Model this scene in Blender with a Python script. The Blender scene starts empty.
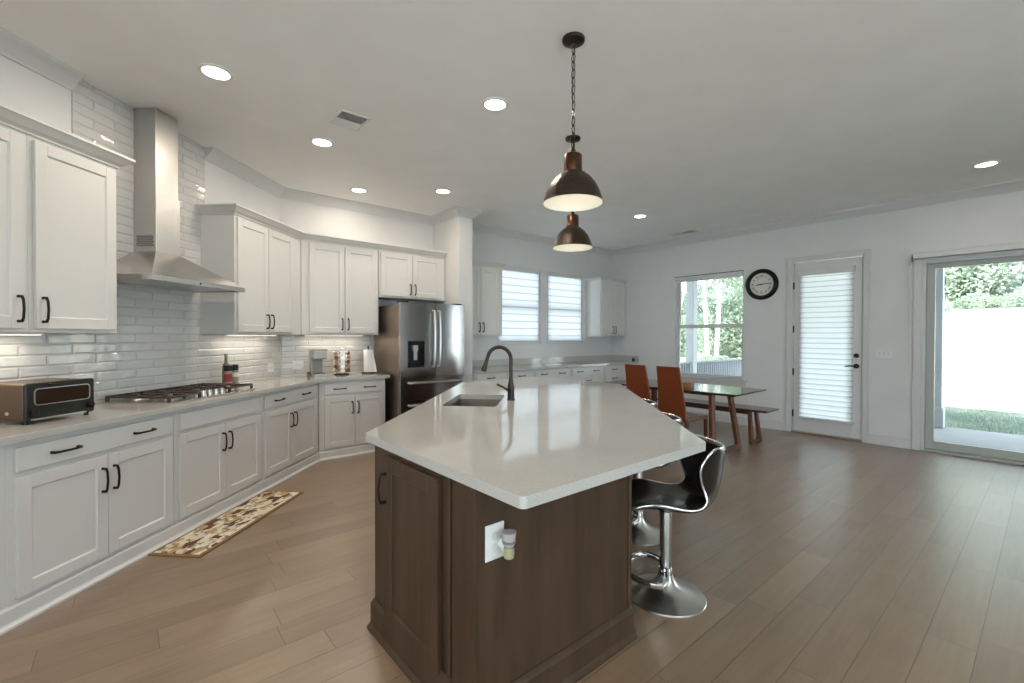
import bpy, bmesh, math, random
from mathutils import Vector, Matrix
random.seed(7)
PI = math.pi
S2 = math.sqrt(0.5)
SC = bpy.context.scene
COL = SC.collection

# ------------------------------------------------------------------ camera
F_PX, YAW, PITCH, ROLL, EYE = 457.0, 0.8690, -0.0113, 0.0024, 1.386
_f = Vector((math.cos(YAW), math.sin(YAW), 0)); _r = Vector((math.sin(YAW), -math.cos(YAW), 0)); _u = Vector((0, 0, 1))
_f2 = _f * math.cos(PITCH) + _u * math.sin(PITCH); _u2 = _u * math.cos(PITCH) - _f * math.sin(PITCH)
_r3 = _r * math.cos(ROLL) + _u2 * math.sin(ROLL); _u3 = _u2 * math.cos(ROLL) - _r * math.sin(ROLL)
cam_d = bpy.data.cameras.new('camera'); cam = bpy.data.objects.new('camera', cam_d); COL.objects.link(cam)
cam_d.sensor_fit = 'HORIZONTAL'; cam_d.sensor_width = 36.0; cam_d.lens = F_PX / 1024 * 36.0
cam_d.clip_start = 0.05; cam_d.clip_end = 200
cam.matrix_world = Matrix(((_r3.x, _u3.x, -_f2.x, 0), (_r3.y, _u3.y, -_f2.y, 0), (_r3.z, _u3.z, -_f2.z, EYE), (0, 0, 0, 1)))
SC.camera = cam

# ------------------------------------------------------------------ world, sun, exposure
W = bpy.data.worlds.new('daylight_sky'); SC.world = W; W.use_nodes = True
bgn = W.node_tree.nodes['Background']
bgn.inputs[0].default_value = (0.77, 0.885, 1.0, 1); bgn.inputs[1].default_value = 4.7
sd = bpy.data.lights.new('sun', 'SUN'); sd.energy = 5.0; sd.angle = 0.02; sd.color = (1, .96, .88)
sun = bpy.data.objects.new('sun', sd); COL.objects.link(sun)
sun.rotation_euler = Vector((0.85, -0.25, -1.0)).to_track_quat('-Z', 'Y').to_euler()
SC.view_settings.view_transform = 'Standard'; SC.view_settings.look = 'None'
SC.view_settings.exposure = 0.50; SC.view_settings.gamma = 1.0; SC.view_settings.use_curve_mapping = False
cy = SC.cycles
cy.use_denoising = True
cy.max_bounces = 9; cy.diffuse_bounces = 5; cy.glossy_bounces = 4; cy.transmission_bounces = 5; cy.transparent_max_bounces = 12
cy.caustics_reflective = False; cy.caustics_refractive = False; cy.sample_clamp_indirect = 6.0
CAN_POWER, CAN_COLOR = 8.0, (1.0, 0.86, 0.71)

# ------------------------------------------------------------------ room numbers (metres)
CE = 3.09                    # ceiling
NW, YF, YW, XR = 3.13, 5.80, 5.72, 7.44     # left wall offset, fridge wall, far window wall, right wall
def st(s, n):                # along / away from the diagonal left wall
    return ((s - n) * S2, (s + n) * S2)

# ------------------------------------------------------------------ materials
def nt(name):
    m = bpy.data.materials.new(name); m.use_nodes = True
    return m, m.node_tree, m.node_tree.nodes['Principled BSDF']
def mat(name, col, rough=.5, metal=0, **k):
    m, t, b = nt(name)
    b.inputs['Base Color'].default_value = (*col, 1); b.inputs['Roughness'].default_value = rough; b.inputs['Metallic'].default_value = metal
    for a, v in k.items(): b.inputs[a.replace('_', ' ')].default_value = v
    return m
def link(t, a, b): t.links.new(a, b)
def coords(t, kind='Object', scale=(1, 1, 1)):
    tc = t.nodes.new('ShaderNodeTexCoord'); mp = t.nodes.new('ShaderNodeMapping'); mp.inputs['Scale'].default_value = scale
    link(t, tc.outputs[kind], mp.inputs[0]); return mp.outputs[0]
def noise(t, vec, scale=5, detail=3, rough=.5):
    n = t.nodes.new('ShaderNodeTexNoise'); n.inputs['Scale'].default_value = scale; n.inputs['Detail'].default_value = detail; n.inputs['Roughness'].default_value = rough
    link(t, vec, n.inputs['Vector']); return n
def ramp(t, fac, stops, const=False):
    r = t.nodes.new('ShaderNodeValToRGB'); cr = r.color_ramp
    if const: cr.interpolation = 'CONSTANT'
    while len(cr.elements) < len(stops): cr.elements.new(.5)
    for e, (p, c) in zip(cr.elements, stops): e.position = p; e.color = (*c, 1)
    link(t, fac, r.inputs[0]); return r.outputs[0]
def math_n(t, op, a, b=None, c=None):
    n = t.nodes.new('ShaderNodeMath'); n.operation = op
    for i, v in enumerate((a, b, c)):
        if v is None: continue
        if isinstance(v, (int, float)): n.inputs[i].default_value = v
        else: link(t, v, n.inputs[i])
    return n.outputs[0]
def bump(t, b, h, strength=.2, dist=.002):
    n = t.nodes.new('ShaderNodeBump'); n.inputs['Strength'].default_value = strength; n.inputs['Distance'].default_value = dist
    link(t, h, n.inputs['Height']); link(t, n.outputs[0], b.inputs['Normal'])
def paint(name, col, rough=.5, amt=.02):
    m, t, b = nt(name); v = coords(t)
    n = noise(t, v, 3, 2)
    link(t, ramp(t, n.outputs[0], [(.3, [c * (1 - amt) for c in col]), (.7, [min(1, c * (1 + amt)) for c in col])]), b.inputs['Base Color'])
    b.inputs['Roughness'].default_value = rough
    n2 = noise(t, v, 180, 2); bump(t, b, n2.outputs[0], .06, .001)
    return m
def wood(name, dark, light, rough=.4, scale=(40, 40, 3), strength=.15):
    m, t, b = nt(name); v = coords(t, 'Object', scale)
    n = noise(t, v, 1.0, 6, .6)
    link(t, ramp(t, n.outputs[0], [(.3, dark), (.7, light)]), b.inputs['Base Color'])
    b.inputs['Roughness'].default_value = rough; b.inputs['Specular IOR Level'].default_value = .28 if 'maple' in name or 'red' in name else .5; bump(t, b, n.outputs[0], strength, .001)
    return m
def metal(name, col, rough=.3, streak=(1, 1, 60), amt=.12):
    m, t, b = nt(name); v = coords(t, 'Object', streak); n = noise(t, v, 4, 4)
    link(t, ramp(t, n.outputs[0], [(.3, [c * (1 - amt) for c in col]), (.7, [min(1, c * (1 + amt)) for c in col])]), b.inputs['Base Color'])
    b.inputs['Metallic'].default_value = 1; b.inputs['Roughness'].default_value = rough
    return m
def emit(name, col, s):
    m = bpy.data.materials.new(name); m.use_nodes = True; t = m.node_tree; t.nodes.clear()
    e = t.nodes.new('ShaderNodeEmission'); o = t.nodes.new('ShaderNodeOutputMaterial')
    e.inputs[0].default_value = (*col, 1); e.inputs[1].default_value = s; link(t, e.outputs[0], o.inputs[0]); return m

M = {}
M['wall'] = paint('wall_paint', (.62, .62, .615), .6)
M['ceil'] = paint('ceiling_paint', (.92, .92, .91), .7)
M['trim'] = paint('white_trim_paint', (.58, .58, .575), .35, .01)
M['cab'] = paint('cabinet_paint', (.60, .595, .575), .38, .01)
M['bronze'] = mat('dark_bronze', (.035, .025, .02), .35, .9)
M['black'] = mat('black_plastic', (.008, .008, .008), .3, 0, Specular_IOR_Level=.25)
M['darkmetal'] = mat('black_iron', (.055, .04, .034), .5, .3)
M['steel'] = metal('brushed_steel', (.60, .58, .55), .26)
M['steelv'] = metal('brushed_steel_vertical', (.60, .585, .565), .36, (60, 60, 1), .03)
M['steelfr'] = metal('fridge_steel', (.42, .415, .41), .17, (60, 60, 1), .06)
M['fside'] = metal('fridge_side_metal', (.34, .27, .22), .45, (30, 30, 1), .06)
M['chrome'] = mat('chrome', (.75, .75, .74), .12, 1)
M['satin'] = metal('satin_nickel', (.62, .61, .59), .28, (1, 1, 30), .05)
M['plate'] = mat('cover_plate_plastic', (.68, .68, .66), .35)
M['white'] = mat('white_plastic', (.78, .78, .76), .35)
M['orb'] = mat('oil_rubbed_bronze', (.030, .021, .016), .32, .55)
M['glassy_white'] = emit('lamp_glow', (1, .97, .9), 9)
M['shade_in'] = mat('cream_enamel', (.85, .84, .78), .4)
M['leather'] = mat('black_leather', (.010, .009, .009), .25, 0, Coat_Weight=.3)
M['blackgl'] = mat('black_glass', (.01, .01, .01), .08)
M['trunk'] = wood('tree_bark', (.30, .28, .25), (.55, .52, .46), .8, (6, 6, 1))
M['post'] = paint('white_porch_paint', (.42, .43, .45), .5, .01)
M['rail'] = paint('grey_railing_paint', (.15, .17, .19), .5, .02)
M['concrete'] = paint('pale_concrete', (.21, .215, .22), .8, .05)
M['paper'] = mat('white_paper', (.80, .79, .76), .9)

def glass_mat():
    m = bpy.data.materials.new('clear_glass'); m.use_nodes = True; t = m.node_tree; t.nodes.clear()
    o = t.nodes.new('ShaderNodeOutputMaterial'); mx = t.nodes.new('ShaderNodeMixShader'); tr = t.nodes.new('ShaderNodeBsdfTransparent')
    gl = t.nodes.new('ShaderNodeBsdfGlossy'); fr = t.nodes.new('ShaderNodeFresnel'); fr.inputs[0].default_value = 1.3
    gl.inputs['Roughness'].default_value = .02; tr.inputs[0].default_value = (.96, .985, .975, 1)
    link(t, fr.outputs[0], mx.inputs[0]); link(t, tr.outputs[0], mx.inputs[1]); link(t, gl.outputs[0], mx.inputs[2]); link(t, mx.outputs[0], o.inputs[0])
    return m
M['glass'] = glass_mat()

def quartz():
    m, t, b = nt('white_quartz'); v = coords(t)
    n = noise(t, v, 260, 2, .5); n2 = noise(t, v, 3, 4)
    c1 = ramp(t, n.outputs[0], [(.3, (.42, .41, .385)), (.5, (.46, .45, .425)), (.7, (.49, .48, .455))])
    c2 = ramp(t, n2.outputs[0], [(.3, (.93, .93, .93)), (.7, (1, 1, 1))])
    mx = t.nodes.new('ShaderNodeMix'); mx.data_type = 'RGBA'; mx.blend_type = 'MULTIPLY'; mx.inputs[0].default_value = 1
    link(t, c1, mx.inputs[6]); link(t, c2, mx.inputs[7]); link(t, mx.outputs[2], b.inputs['Base Color'])
    b.inputs['Roughness'].default_value = .07; b.inputs['IOR'].default_value = 1.55
    return m
M['quartz'] = quartz()

def floor_mat():
    m, t, b = nt('plank_floor'); g = t.nodes.new('ShaderNodeNewGeometry'); sp = t.nodes.new('ShaderNodeSeparateXYZ'); link(t, g.outputs['Position'], sp.inputs[0])
    X, Y = sp.outputs[0], sp.outputs[1]
    ry = math_n(t, 'DIVIDE', math_n(t, 'SUBTRACT', Y, .201), .1670)
    row = math_n(t, 'FLOOR', ry); fy = math_n(t, 'FRACT', ry)
    w1 = t.nodes.new('ShaderNodeTexWhiteNoise'); w1.noise_dimensions = '1D'; link(t, row, w1.inputs['W'])
    w2 = t.nodes.new('ShaderNodeTexWhiteNoise'); w2.noise_dimensions = '1D'; link(t, math_n(t, 'ADD', row, 77.3), w2.inputs['W'])
    L = math_n(t, 'MULTIPLY_ADD', w2.outputs[0], .55, .75)
    xx = math_n(t, 'DIVIDE', math_n(t, 'MULTIPLY_ADD', w1.outputs[0], 9.0, X), L)
    col = math_n(t, 'FLOOR', xx); fx = math_n(t, 'FRACT', xx)
    cb = t.nodes.new('ShaderNodeCombineXYZ'); link(t, row, cb.inputs[0]); link(t, col, cb.inputs[1])
    w3 = t.nodes.new('ShaderNodeTexWhiteNoise'); w3.noise_dimensions = '2D'; link(t, cb.outputs[0], w3.inputs[0])
    # grain along X, shifted per plank
    gv = t.nodes.new('ShaderNodeCombineXYZ')
    link(t, math_n(t, 'MULTIPLY', X, 1.6), gv.inputs[0]); link(t, math_n(t, 'MULTIPLY', Y, 22), gv.inputs[1]); link(t, math_n(t, 'MULTIPLY', w3.outputs[0], 40), gv.inputs[2])
    n = noise(t, gv.outputs[0], 1.6, 6, .62)
    gv2 = t.nodes.new('ShaderNodeCombineXYZ'); link(t, math_n(t, 'MULTIPLY', X, 1.2), gv2.inputs[0]); link(t, math_n(t, 'MULTIPLY', Y, 3), gv2.inputs[1]); link(t, math_n(t, 'MULTIPLY', w3.outputs[0], 17), gv2.inputs[2])
    nb = noise(t, gv2.outputs[0], 2.2, 3, .5)
    f = math_n(t, 'ADD', math_n(t, 'MULTIPLY', n.outputs[0], .50), math_n(t, 'ADD', math_n(t, 'MULTIPLY', w3.outputs[0], .22), math_n(t, 'MULTIPLY', nb.outputs[0], .28)))
    c = ramp(t, f, [(.25, FLOOR_D), (.5, FLOOR_M), (.78, FLOOR_L)])
    ey = math_n(t, 'MULTIPLY', math_n(t, 'MINIMUM', fy, math_n(t, 'SUBTRACT', 1, fy)), .167)
    ex = math_n(t, 'MULTIPLY', math_n(t, 'MINIMUM', fx, math_n(t, 'SUBTRACT', 1, fx)), L)
    e = math_n(t, 'MINIMUM', ey, ex)
    gap = t.nodes.new('ShaderNodeMapRange'); gap.inputs['From Min'].default_value = .0006; gap.inputs['From Max'].default_value = .0028; link(t, e, gap.inputs['Value'])
    mx = t.nodes.new('ShaderNodeMix'); mx.data_type = 'RGBA'; mx.inputs[6].default_value = (.07, .05, .035, 1); link(t, gap.outputs[0], mx.inputs[0]); link(t, c, mx.inputs[7])
    link(t, mx.outputs[2], b.inputs['Base Color'])
    b.inputs['Roughness'].default_value = .34; b.inputs['IOR'].default_value = 1.7; b.inputs['Coat Weight'].default_value = .5; b.inputs['Coat Roughness'].default_value = .3
    h = math_n(t, 'ADD', gap.outputs[0], math_n(t, 'MULTIPLY', n.outputs[0], .12)); bump(t, b, h, .45, .0015)
    return m
FLOOR_D, FLOOR_M, FLOOR_L = (.160, .103, .060), (.228, .152, .091), (.300, .210, .133)
M['floor'] = floor_mat()

def tile_mat():
    m, t, b = nt('glazed_tile'); tc = t.nodes.new('ShaderNodeTexCoord'); sp = t.nodes.new('ShaderNodeSeparateXYZ'); link(t, tc.outputs['Object'], sp.inputs[0])
    cb = t.nodes.new('ShaderNodeCombineXYZ'); link(t, sp.outputs[0], cb.inputs[0]); link(t, sp.outputs[2], cb.inputs[1])
    br = t.nodes.new('ShaderNodeTexBrick'); link(t, cb.outputs[0], br.inputs['Vector'])
    br.inputs['Scale'].default_value = 1; br.inputs['Brick Width'].default_value = .305; br.inputs['Row Height'].default_value = .0665
    br.inputs['Mortar Size'].default_value = .0022; br.inputs['Mortar Smooth'].default_value = .1; br.offset = .5
    br.inputs['Color1'].default_value = (.56, .555, .54, 1); br.inputs['Color2'].default_value = (.52, .515, .505, 1); br.inputs['Mortar'].default_value = (.47, .465, .455, 1)
    link(t, br.outputs['Color'], b.inputs['Base Color'])
    br2 = t.nodes.new('ShaderNodeTexBrick'); link(t, cb.outputs[0], br2.inputs['Vector'])
    for k, v in (('Scale', 1), ('Brick Width', .305), ('Row Height', .0665), ('Mortar Size', .011), ('Mortar Smooth', 1)): br2.inputs[k].default_value = v
    n = noise(t, tc.outputs['Object'], 14, 3, .5)
    n2 = noise(t, coords(t, 'Object', (1, 1, 2.5)), 5, 2, .5)
    h = math_n(t, 'ADD', math_n(t, 'MULTIPLY', math_n(t, 'SUBTRACT', 1, br2.outputs['Fac']), .9), math_n(t, 'ADD', math_n(t, 'MULTIPLY', n.outputs[0], .8), math_n(t, 'MULTIPLY', n2.outputs[0], 1.2)))
    bump(t, b, h, .75, .006)
    b.inputs['Roughness'].default_value = .08
    return m
M['tile'] = tile_mat()

M['islewood'] = wood('stained_maple', (.042, .024, .013), (.074, .043, .025), .45, (14, 14, 1.6), .05)
M['tablewood'] = wood('walnut_red', (.095, .030, .014), (.18, .062, .028), .4, (10, 10, 10), .05)
M['tabletop'] = wood('dark_walnut_top', (.055, .028, .018), (.10, .05, .03), .12, (4, 25, 4), .03)

def blind_mat(name, pitch, soft, k_):
    m = bpy.data.materials.new(name); m.use_nodes = True; t = m.node_tree; t.nodes.clear()
    o = t.nodes.new('ShaderNodeOutputMaterial'); mx = t.nodes.new('ShaderNodeMixShader'); d = t.nodes.new('ShaderNodeBsdfDiffuse'); tl = t.nodes.new('ShaderNodeBsdfTranslucent')
    tc = t.nodes.new('ShaderNodeTexCoord'); sp = t.nodes.new('ShaderNodeSeparateXYZ'); link(t, tc.outputs['Object'], sp.inputs[0])
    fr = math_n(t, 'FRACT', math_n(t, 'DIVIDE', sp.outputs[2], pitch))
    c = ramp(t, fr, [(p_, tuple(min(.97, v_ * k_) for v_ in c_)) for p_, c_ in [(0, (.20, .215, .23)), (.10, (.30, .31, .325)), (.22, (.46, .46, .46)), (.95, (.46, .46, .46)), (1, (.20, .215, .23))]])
    link(t, c, tl.inputs[0]); d.inputs[0].default_value = (.8, .8, .8, 1); mx.inputs[0].default_value = soft
    link(t, d.outputs[0], mx.inputs[1]); link(t, tl.outputs[0], mx.inputs[2]); link(t, mx.outputs[0], o.inputs[0]); return m
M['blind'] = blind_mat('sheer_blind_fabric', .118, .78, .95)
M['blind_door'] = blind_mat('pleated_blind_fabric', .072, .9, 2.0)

def leaf_mat(name, dark, light):
    m = bpy.data.materials.new(name); m.use_nodes = True; t = m.node_tree; t.nodes.clear()
    o = t.nodes.new('ShaderNodeOutputMaterial'); mx = t.nodes.new('ShaderNodeMixShader'); d = t.nodes.new('ShaderNodeBsdfDiffuse'); tl = t.nodes.new('ShaderNodeBsdfTranslucent')
    n = noise(t, coords(t), 1.3, 3); c = ramp(t, n.outputs[0], [(.3, dark), (.7, light)])
    link(t, c, d.inputs[0]); link(t, c, tl.inputs[0]); mx.inputs[0].default_value = .35
    link(t, d.outputs[0], mx.inputs[1]); link(t, tl.outputs[0], mx.inputs[2]); link(t, mx.outputs[0], o.inputs[0]); return m
M['leaf'] = leaf_mat('tree_leaves', (.20, .25, .22), (.50, .56, .49))
M['leaf2'] = leaf_mat('pale_leaves', (.27, .33, .24), (.56, .62, .50))
M['grass'] = leaf_mat('lawn_grass', (.17, .215, .17), (.27, .31, .26))
def ground_mat():
    m, t, b = nt('pale_gravel'); v = coords(t); n = noise(t, v, 2, 5, .7)
    link(t, ramp(t, n.outputs[0], [(.3, (.66, .64, .58)), (.7, (.85, .83, .78))]), b.inputs['Base Color']); b.inputs['Roughness'].default_value = .95
    bump(t, b, n.outputs[0], .5, .05); return m
M['gravel'] = ground_mat()

def rug_mat():
    m, t, b = nt('patchwork_rug'); tc = t.nodes.new('ShaderNodeTexCoord')
    def vor(scale, sc3, rnd=1.0):
        mp = t.nodes.new('ShaderNodeMapping'); mp.inputs['Scale'].default_value = sc3; link(t, tc.outputs['Object'], mp.inputs[0])
        v = t.nodes.new('ShaderNodeTexVoronoi'); v.distance = 'CHEBYCHEV'; v.inputs['Scale'].default_value = scale; v.inputs['Randomness'].default_value = rnd; link(t, mp.outputs[0], v.inputs['Vector'])
        s = t.nodes.new('ShaderNodeSeparateColor'); link(t, v.outputs['Color'], s.inputs[0]); return s.outputs[0]
    pal = [(0, (.10, .045, .02)), (.16, (.62, .55, .42)), (.34, (.27, .16, .07)), (.46, (.70, .66, .56)), (.66, (.40, .27, .13)), (.80, (.66, .60, .46)), (.93, (.06, .03, .02))]
    a = ramp(t, vor(15, (.7, 1.6, 0.01), .9), pal, True)
    c2 = ramp(t, vor(38, (1, 1, .01), .9), pal, True)
    sel = ramp(t, vor(15, (.7, 1.6, .01), .9), [(0, (0, 0, 0)), (.25, (.8, .8, .8)), (.45, (.15, .15, .15)), (.75, (.75, .75, .75))], True)
    mx = t.nodes.new('ShaderNodeMix'); mx.data_type = 'RGBA'; link(t, sel, mx.inputs[0]); link(t, a, mx.inputs[6]); link(t, c2, mx.inputs[7])
    link(t, mx.outputs[2], b.inputs['Base Color']); b.inputs['Roughness'].default_value = .95; return m
M['rug'] = rug_mat(); M['rugedge'] = mat('rug_binding', (.22, .13, .06), .9)

def chair_mat():
    m, t, b = nt('quilted_orange_leather'); tc = t.nodes.new('ShaderNodeTexCoord'); sp = t.nodes.new('ShaderNodeSeparateXYZ'); link(t, tc.outputs['Object'], sp.inputs[0])
    k = 1 / .034
    a = math_n(t, 'MULTIPLY', math_n(t, 'ADD', sp.outputs[1], sp.outputs[2]), k); c = math_n(t, 'MULTIPLY', math_n(t, 'SUBTRACT', sp.outputs[1], sp.outputs[2]), k)
    fa = math_n(t, 'ABSOLUTE', math_n(t, 'SUBTRACT', math_n(t, 'FRACT', a), .5)); fc = math_n(t, 'ABSOLUTE', math_n(t, 'SUBTRACT', math_n(t, 'FRACT', c), .5))
    e = math_n(t, 'MAXIMUM', fa, fc)
    col = ramp(t, e, [(.30, (.21, .043, .009)), (.47, (.10, .019, .004))]); link(t, col, b.inputs['Base Color']); b.inputs['Roughness'].default_value = .5
    bump(t, b, math_n(t, 'SUBTRACT', 1, e), .6, .006); return m
M['quilt'] = chair_mat()
def hammered():
    m, t, b = nt('hammered_bronze'); v = t.nodes.new('ShaderNodeTexVoronoi'); v.inputs['Scale'].default_value = 75; link(t, coords(t), v.inputs['Vector'])
    b.inputs['Base Color'].default_value = (.060, .045, .034, 1); b.inputs['Metallic'].default_value = .85; b.inputs['Roughness'].default_value = .34
    bump(t, b, v.outputs['Distance'], .6, .004); return m
M['hammer'] = hammered()

# ------------------------------------------------------------------ mesh helpers
class MB:
    def __init__(s): s.bm = bmesh.new()
    def box(s, x0, x1, y0, y1, z0, z1, M4=None):
        x0, x1 = sorted((x0, x1)); y0, y1 = sorted((y0, y1)); z0, z1 = sorted((z0, z1))
        v = [s.bm.verts.new((x, y, z)) for z in (z0, z1) for x, y in ((x0, y0), (x1, y0), (x1, y1), (x0, y1))]
        for f in ((3, 2, 1, 0), (4, 5, 6, 7), (0, 1, 5, 4), (1, 2, 6, 5), (2, 3, 7, 6), (3, 0, 4, 7)): s.bm.faces.new([v[i] for i in f])
        if M4 is not None:
            for q in v: q.co = M4 @ q.co
        return s
    def loft(s, rings, cap=True, closed=False):
        R = [[s.bm.verts.new(p) for p in r] for r in rings]; n = len(R[0])
        pairs = list(zip(R[:-1], R[1:])) + ([(R[-1], R[0])] if closed else [])
        for a, b in pairs:
            for i in range(n):
                j = (i + 1) % n
                s.bm.faces.new((a[i], a[j], b[j], b[i]))
        if cap and not closed:
            s.bm.faces.new(list(reversed(R[0]))); s.bm.faces.new(R[-1])
        return s
    def prism(s, pts, z0, z1): return s.loft([[(x, y, z0) for x, y in pts], [(x, y, z1) for x, y in pts]])
    def prism_y(s, pts, y0, y1):   # outline in x,z
        return s.loft([[(x, y0, z) for x, z in pts], [(x, y1, z) for x, z in pts]])
    def prism_x(s, pts, x0, x1):   # outline in y,z
        return s.loft([[(x0, y, z) for y, z in pts], [(x1, y, z) for y, z in pts]])
    def tube(s, pts, r, seg=10, closed=False, flat=None):
        P = [Vector(p) for p in pts]; n = len(P); rr = r if isinstance(r, (list, tuple)) else [r] * n
        rings = []; up = None
        for i in range(n):
            a = P[(i - 1) % n] if (closed or i > 0) else P[0]; b = P[(i + 1) % n] if (closed or i < n - 1) else P[-1]
            t = (b - a).normalized()
            if up is None: up = Vector((0, 0, 1)) if abs(t.z) < .9 else Vector((1, 0, 0))
            u = (up - t * up.dot(t)).normalized(); w = t.cross(u); up = u
            fu = flat or 1
            rings.append([tuple(P[i] + (u * math.cos(q) * fu + w * math.sin(q)) * rr[i]) for q in [2 * PI * k / seg for k in range(seg)]])
        return s.loft(rings, True, closed)
    def lathe(s, prof, cx=0, cy_=0, seg=32, cap=True):
        return s.loft([[(cx + r * math.cos(2 * PI * k / seg), cy_ + r * math.sin(2 * PI * k / seg), z) for k in range(seg)] for r, z in prof], cap)
    def sweep(s, path, prof, closed=False):
        """profile (out, z) swept along plan path; out is to the left of travel"""
        n = len(path); P = [Vector(p) for p in path]; rings = []
        for i in range(n):
            d1 = (P[i] - P[i - 1]).normalized() if (i > 0 or closed) else None
            d2 = (P[(i + 1) % n] - P[i]).normalized() if (i < n - 1 or closed) else None
            n1 = Vector((-d1.y, d1.x)) if d1 else None; n2 = Vector((-d2.y, d2.x)) if d2 else None
            if n1 is None: m = n2
            elif n2 is None: m = n1
            else: m = (n1 + n2); m = m / (m.dot(n1))
            rings.append([(P[i].x + m.x * o, P[i].y + m.y * o, z) for o, z in prof])
        return s.loft(rings, True, closed)
    def done(s, recalc=True):
        if recalc: bmesh.ops.recalc_face_normals(s.bm, faces=s.bm.faces)
        me = bpy.data.meshes.new('m'); s.bm.to_mesh(me); s.bm.free(); return me

def obj(name, mb, m, parent=None, loc=(0, 0, 0), rz=0, smooth=False, bevel=0, seg=1):
    me = mb.done() if isinstance(mb, MB) else mb
    me.name = name
    o = bpy.data.objects.new(name, me); COL.objects.link(o); o.location = loc; o.rotation_euler = (0, 0, rz)
    for mm in (m if isinstance(m, list) else [m]): me.materials.append(M[mm] if isinstance(mm, str) else mm)
    if parent: o.parent = parent
    if smooth:
        for p in me.polygons: p.use_smooth = True
        if smooth != 'full':
            me.set_sharp_from_angle(angle=math.radians(38))
    if bevel:
        b = o.modifiers.new('bevel', 'BEVEL'); b.width = bevel; b.segments = seg; b.limit_method = 'ANGLE'
    return o
def tag(o, label, cat, group=None):
    o['label'] = label; o['category'] = cat
    if group: o['group'] = group
    return o
def thing(name, label, cat, loc=(0, 0, 0), rz=0, group=None):
    o = bpy.data.objects.new(name, None); COL.objects.link(o); o.location = loc; o.rotation_euler = (0, 0, rz); o.empty_display_size = .1
    return tag(o, label, cat, group)
def struct(o): o['kind'] = 'structure'; return o
def stuff(o): o['kind'] = 'stuff'; return o
def dup(root, label, loc=None, rz=None, group=None):
    def cp(o, par):
        c = o.copy(); COL.objects.link(c); c.parent = par
        for ch in o.children: cp(ch, c)
        return c
    r = cp(root, None)
    if loc is not None: r.location = loc
    if rz is not None: r.rotation_euler = (0, 0, rz)
    r['label'] = label
    if group: r['group'] = group
    return r
def area(name, loc, size, power, col, down=True, rz=0, sy=None, parent=None, spread=PI):
    l = bpy.data.lights.new(name, 'AREA'); l.energy = power; l.color = col; l.spread = spread
    if sy is None: l.shape = 'DISK'; l.size = size
    else: l.shape = 'RECTANGLE'; l.size = size; l.size_y = sy
    o = bpy.data.objects.new(name, l); COL.objects.link(o); o.location = loc; o.rotation_euler = (0, 0, rz)
    if parent: o.parent = parent
    return o

# ================================================================== ROOM SHELL
fl = struct(obj('floor', MB().box(-3.6, XR + .15, -5.2, 6.0, -.08, 0), 'floor'))
ce = struct(obj('ceiling', MB().box(-3.6, XR + .6, -5.2, 6.3, CE, CE + .12), 'ceil'))

def wall(name, origin, rz, length, openings, z1=CE, th=.15, m='wall'):
    """local x along the wall, local y into the wall"""
    mb = MB(); xs = sorted({0, length, *[v for o in openings for v in o[:2]]})
    for a, b in zip(xs[:-1], xs[1:]):
        op = sorted([(o[2], o[3]) for o in openings if o[0] <= a + 1e-6 and o[1] >= b - 1e-6]); z = 0
        for lo, hi in op:
            if lo > z: mb.box(a, b, 0, th, z, lo)
            z = hi
        if z < z1: mb.box(a, b, 0, th, z, z1)
    bmesh.ops.remove_doubles(mb.bm, verts=mb.bm.verts, dist=1e-5)
    return struct(obj(name, mb, m, None, (*origin, 0), rz))
S_END = 5.075
corner = (YF - NW / S2, YF) if False else (YF - NW * math.sqrt(2), YF)
S_C = (corner[0] + corner[1]) * S2
WX0 = st(-1.5, NW)
wall('wall_left', WX0, PI / 4, S_C + 1.5 + .1, [])
wall('wall_back', (corner[0] - .1, YF), 0, 3.62 - corner[0] + .1, [])
obj_col = struct(obj('wall_column', MB().box(3.40, 3.62, 5.12, YF - .001, 0, CE), 'wall'))
F1, F2, FZ = (4.52, 5.50), (5.64, 6.60), (1.275, 2.53)
wall('wall_far', (3.60, YW), 0, XR - 3.60 + .15, [(F1[0] - 3.6, F1[1] - 3.6, *FZ), (F2[0] - 3.6, F2[1] - 3.6, *FZ)])
# right wall: local x = 5.72 - y
RW = [(YW - 4.33, YW - 3.15, .70, 2.44), (YW - 2.455, YW - 1.615, 0, 2.475), (YW - 1.03, YW + 1.42, 0, 2.31)]
wall('wall_right', (XR, YW), -PI / 2, YW + 5.0, RW)
wall('wall_front', (-3.4, -5.0), PI, -11.0, []) if False else None
# wall behind the camera and the one on its right, with unseen windows added as daylight fill
wall('wall_near', (XR, -5.0), PI, XR + 3.4, [(3.4, 6.4, .12, 2.85), (6.8, 9.8, .12, 2.85)])
wall('wall_rear', (WX0[0], -5.0), PI / 2, WX0[1] + 5.0, [(.4, 2.9, .12, 2.8), (3.2, 5.8, .12, 2.8)])
nwin = [5]
def fill_window(origin, rz, a, b, z0, z1):
    n = nwin[0]; nwin[0] += 1
    t = bpy.data.objects.new('window_%d' % n, None); COL.objects.link(t); t.location = (*origin, 0); t.rotation_euler = (0, 0, rz); struct(t)  # added window out of view, sized to let fill daylight in
    f = MB().box(a, a + .05, .03, .1, z0, z1).box(b - .05, b, .03, .1, z0, z1).box(a + .05, b - .05, .03, .1, z0, z0 + .05).box(a + .05, b - .05, .03, .1, z1 - .05, z1).box(a + .05, b - .05, .05, .09, (z0 + z1) / 2 - .02, (z0 + z1) / 2 + .02)
    obj('window_frame', f, 'trim', t)
    obj('glass_pane', MB().box(a + .05, b - .05, .065, .071, z0 + .05, z1 - .05), 'glass', t)
for a, b, z0, z1 in [(3.4, 6.4, .12, 2.85), (6.8, 9.8, .12, 2.85)]: fill_window((XR, -5.0), PI, a, b, z0, z1)
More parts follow.
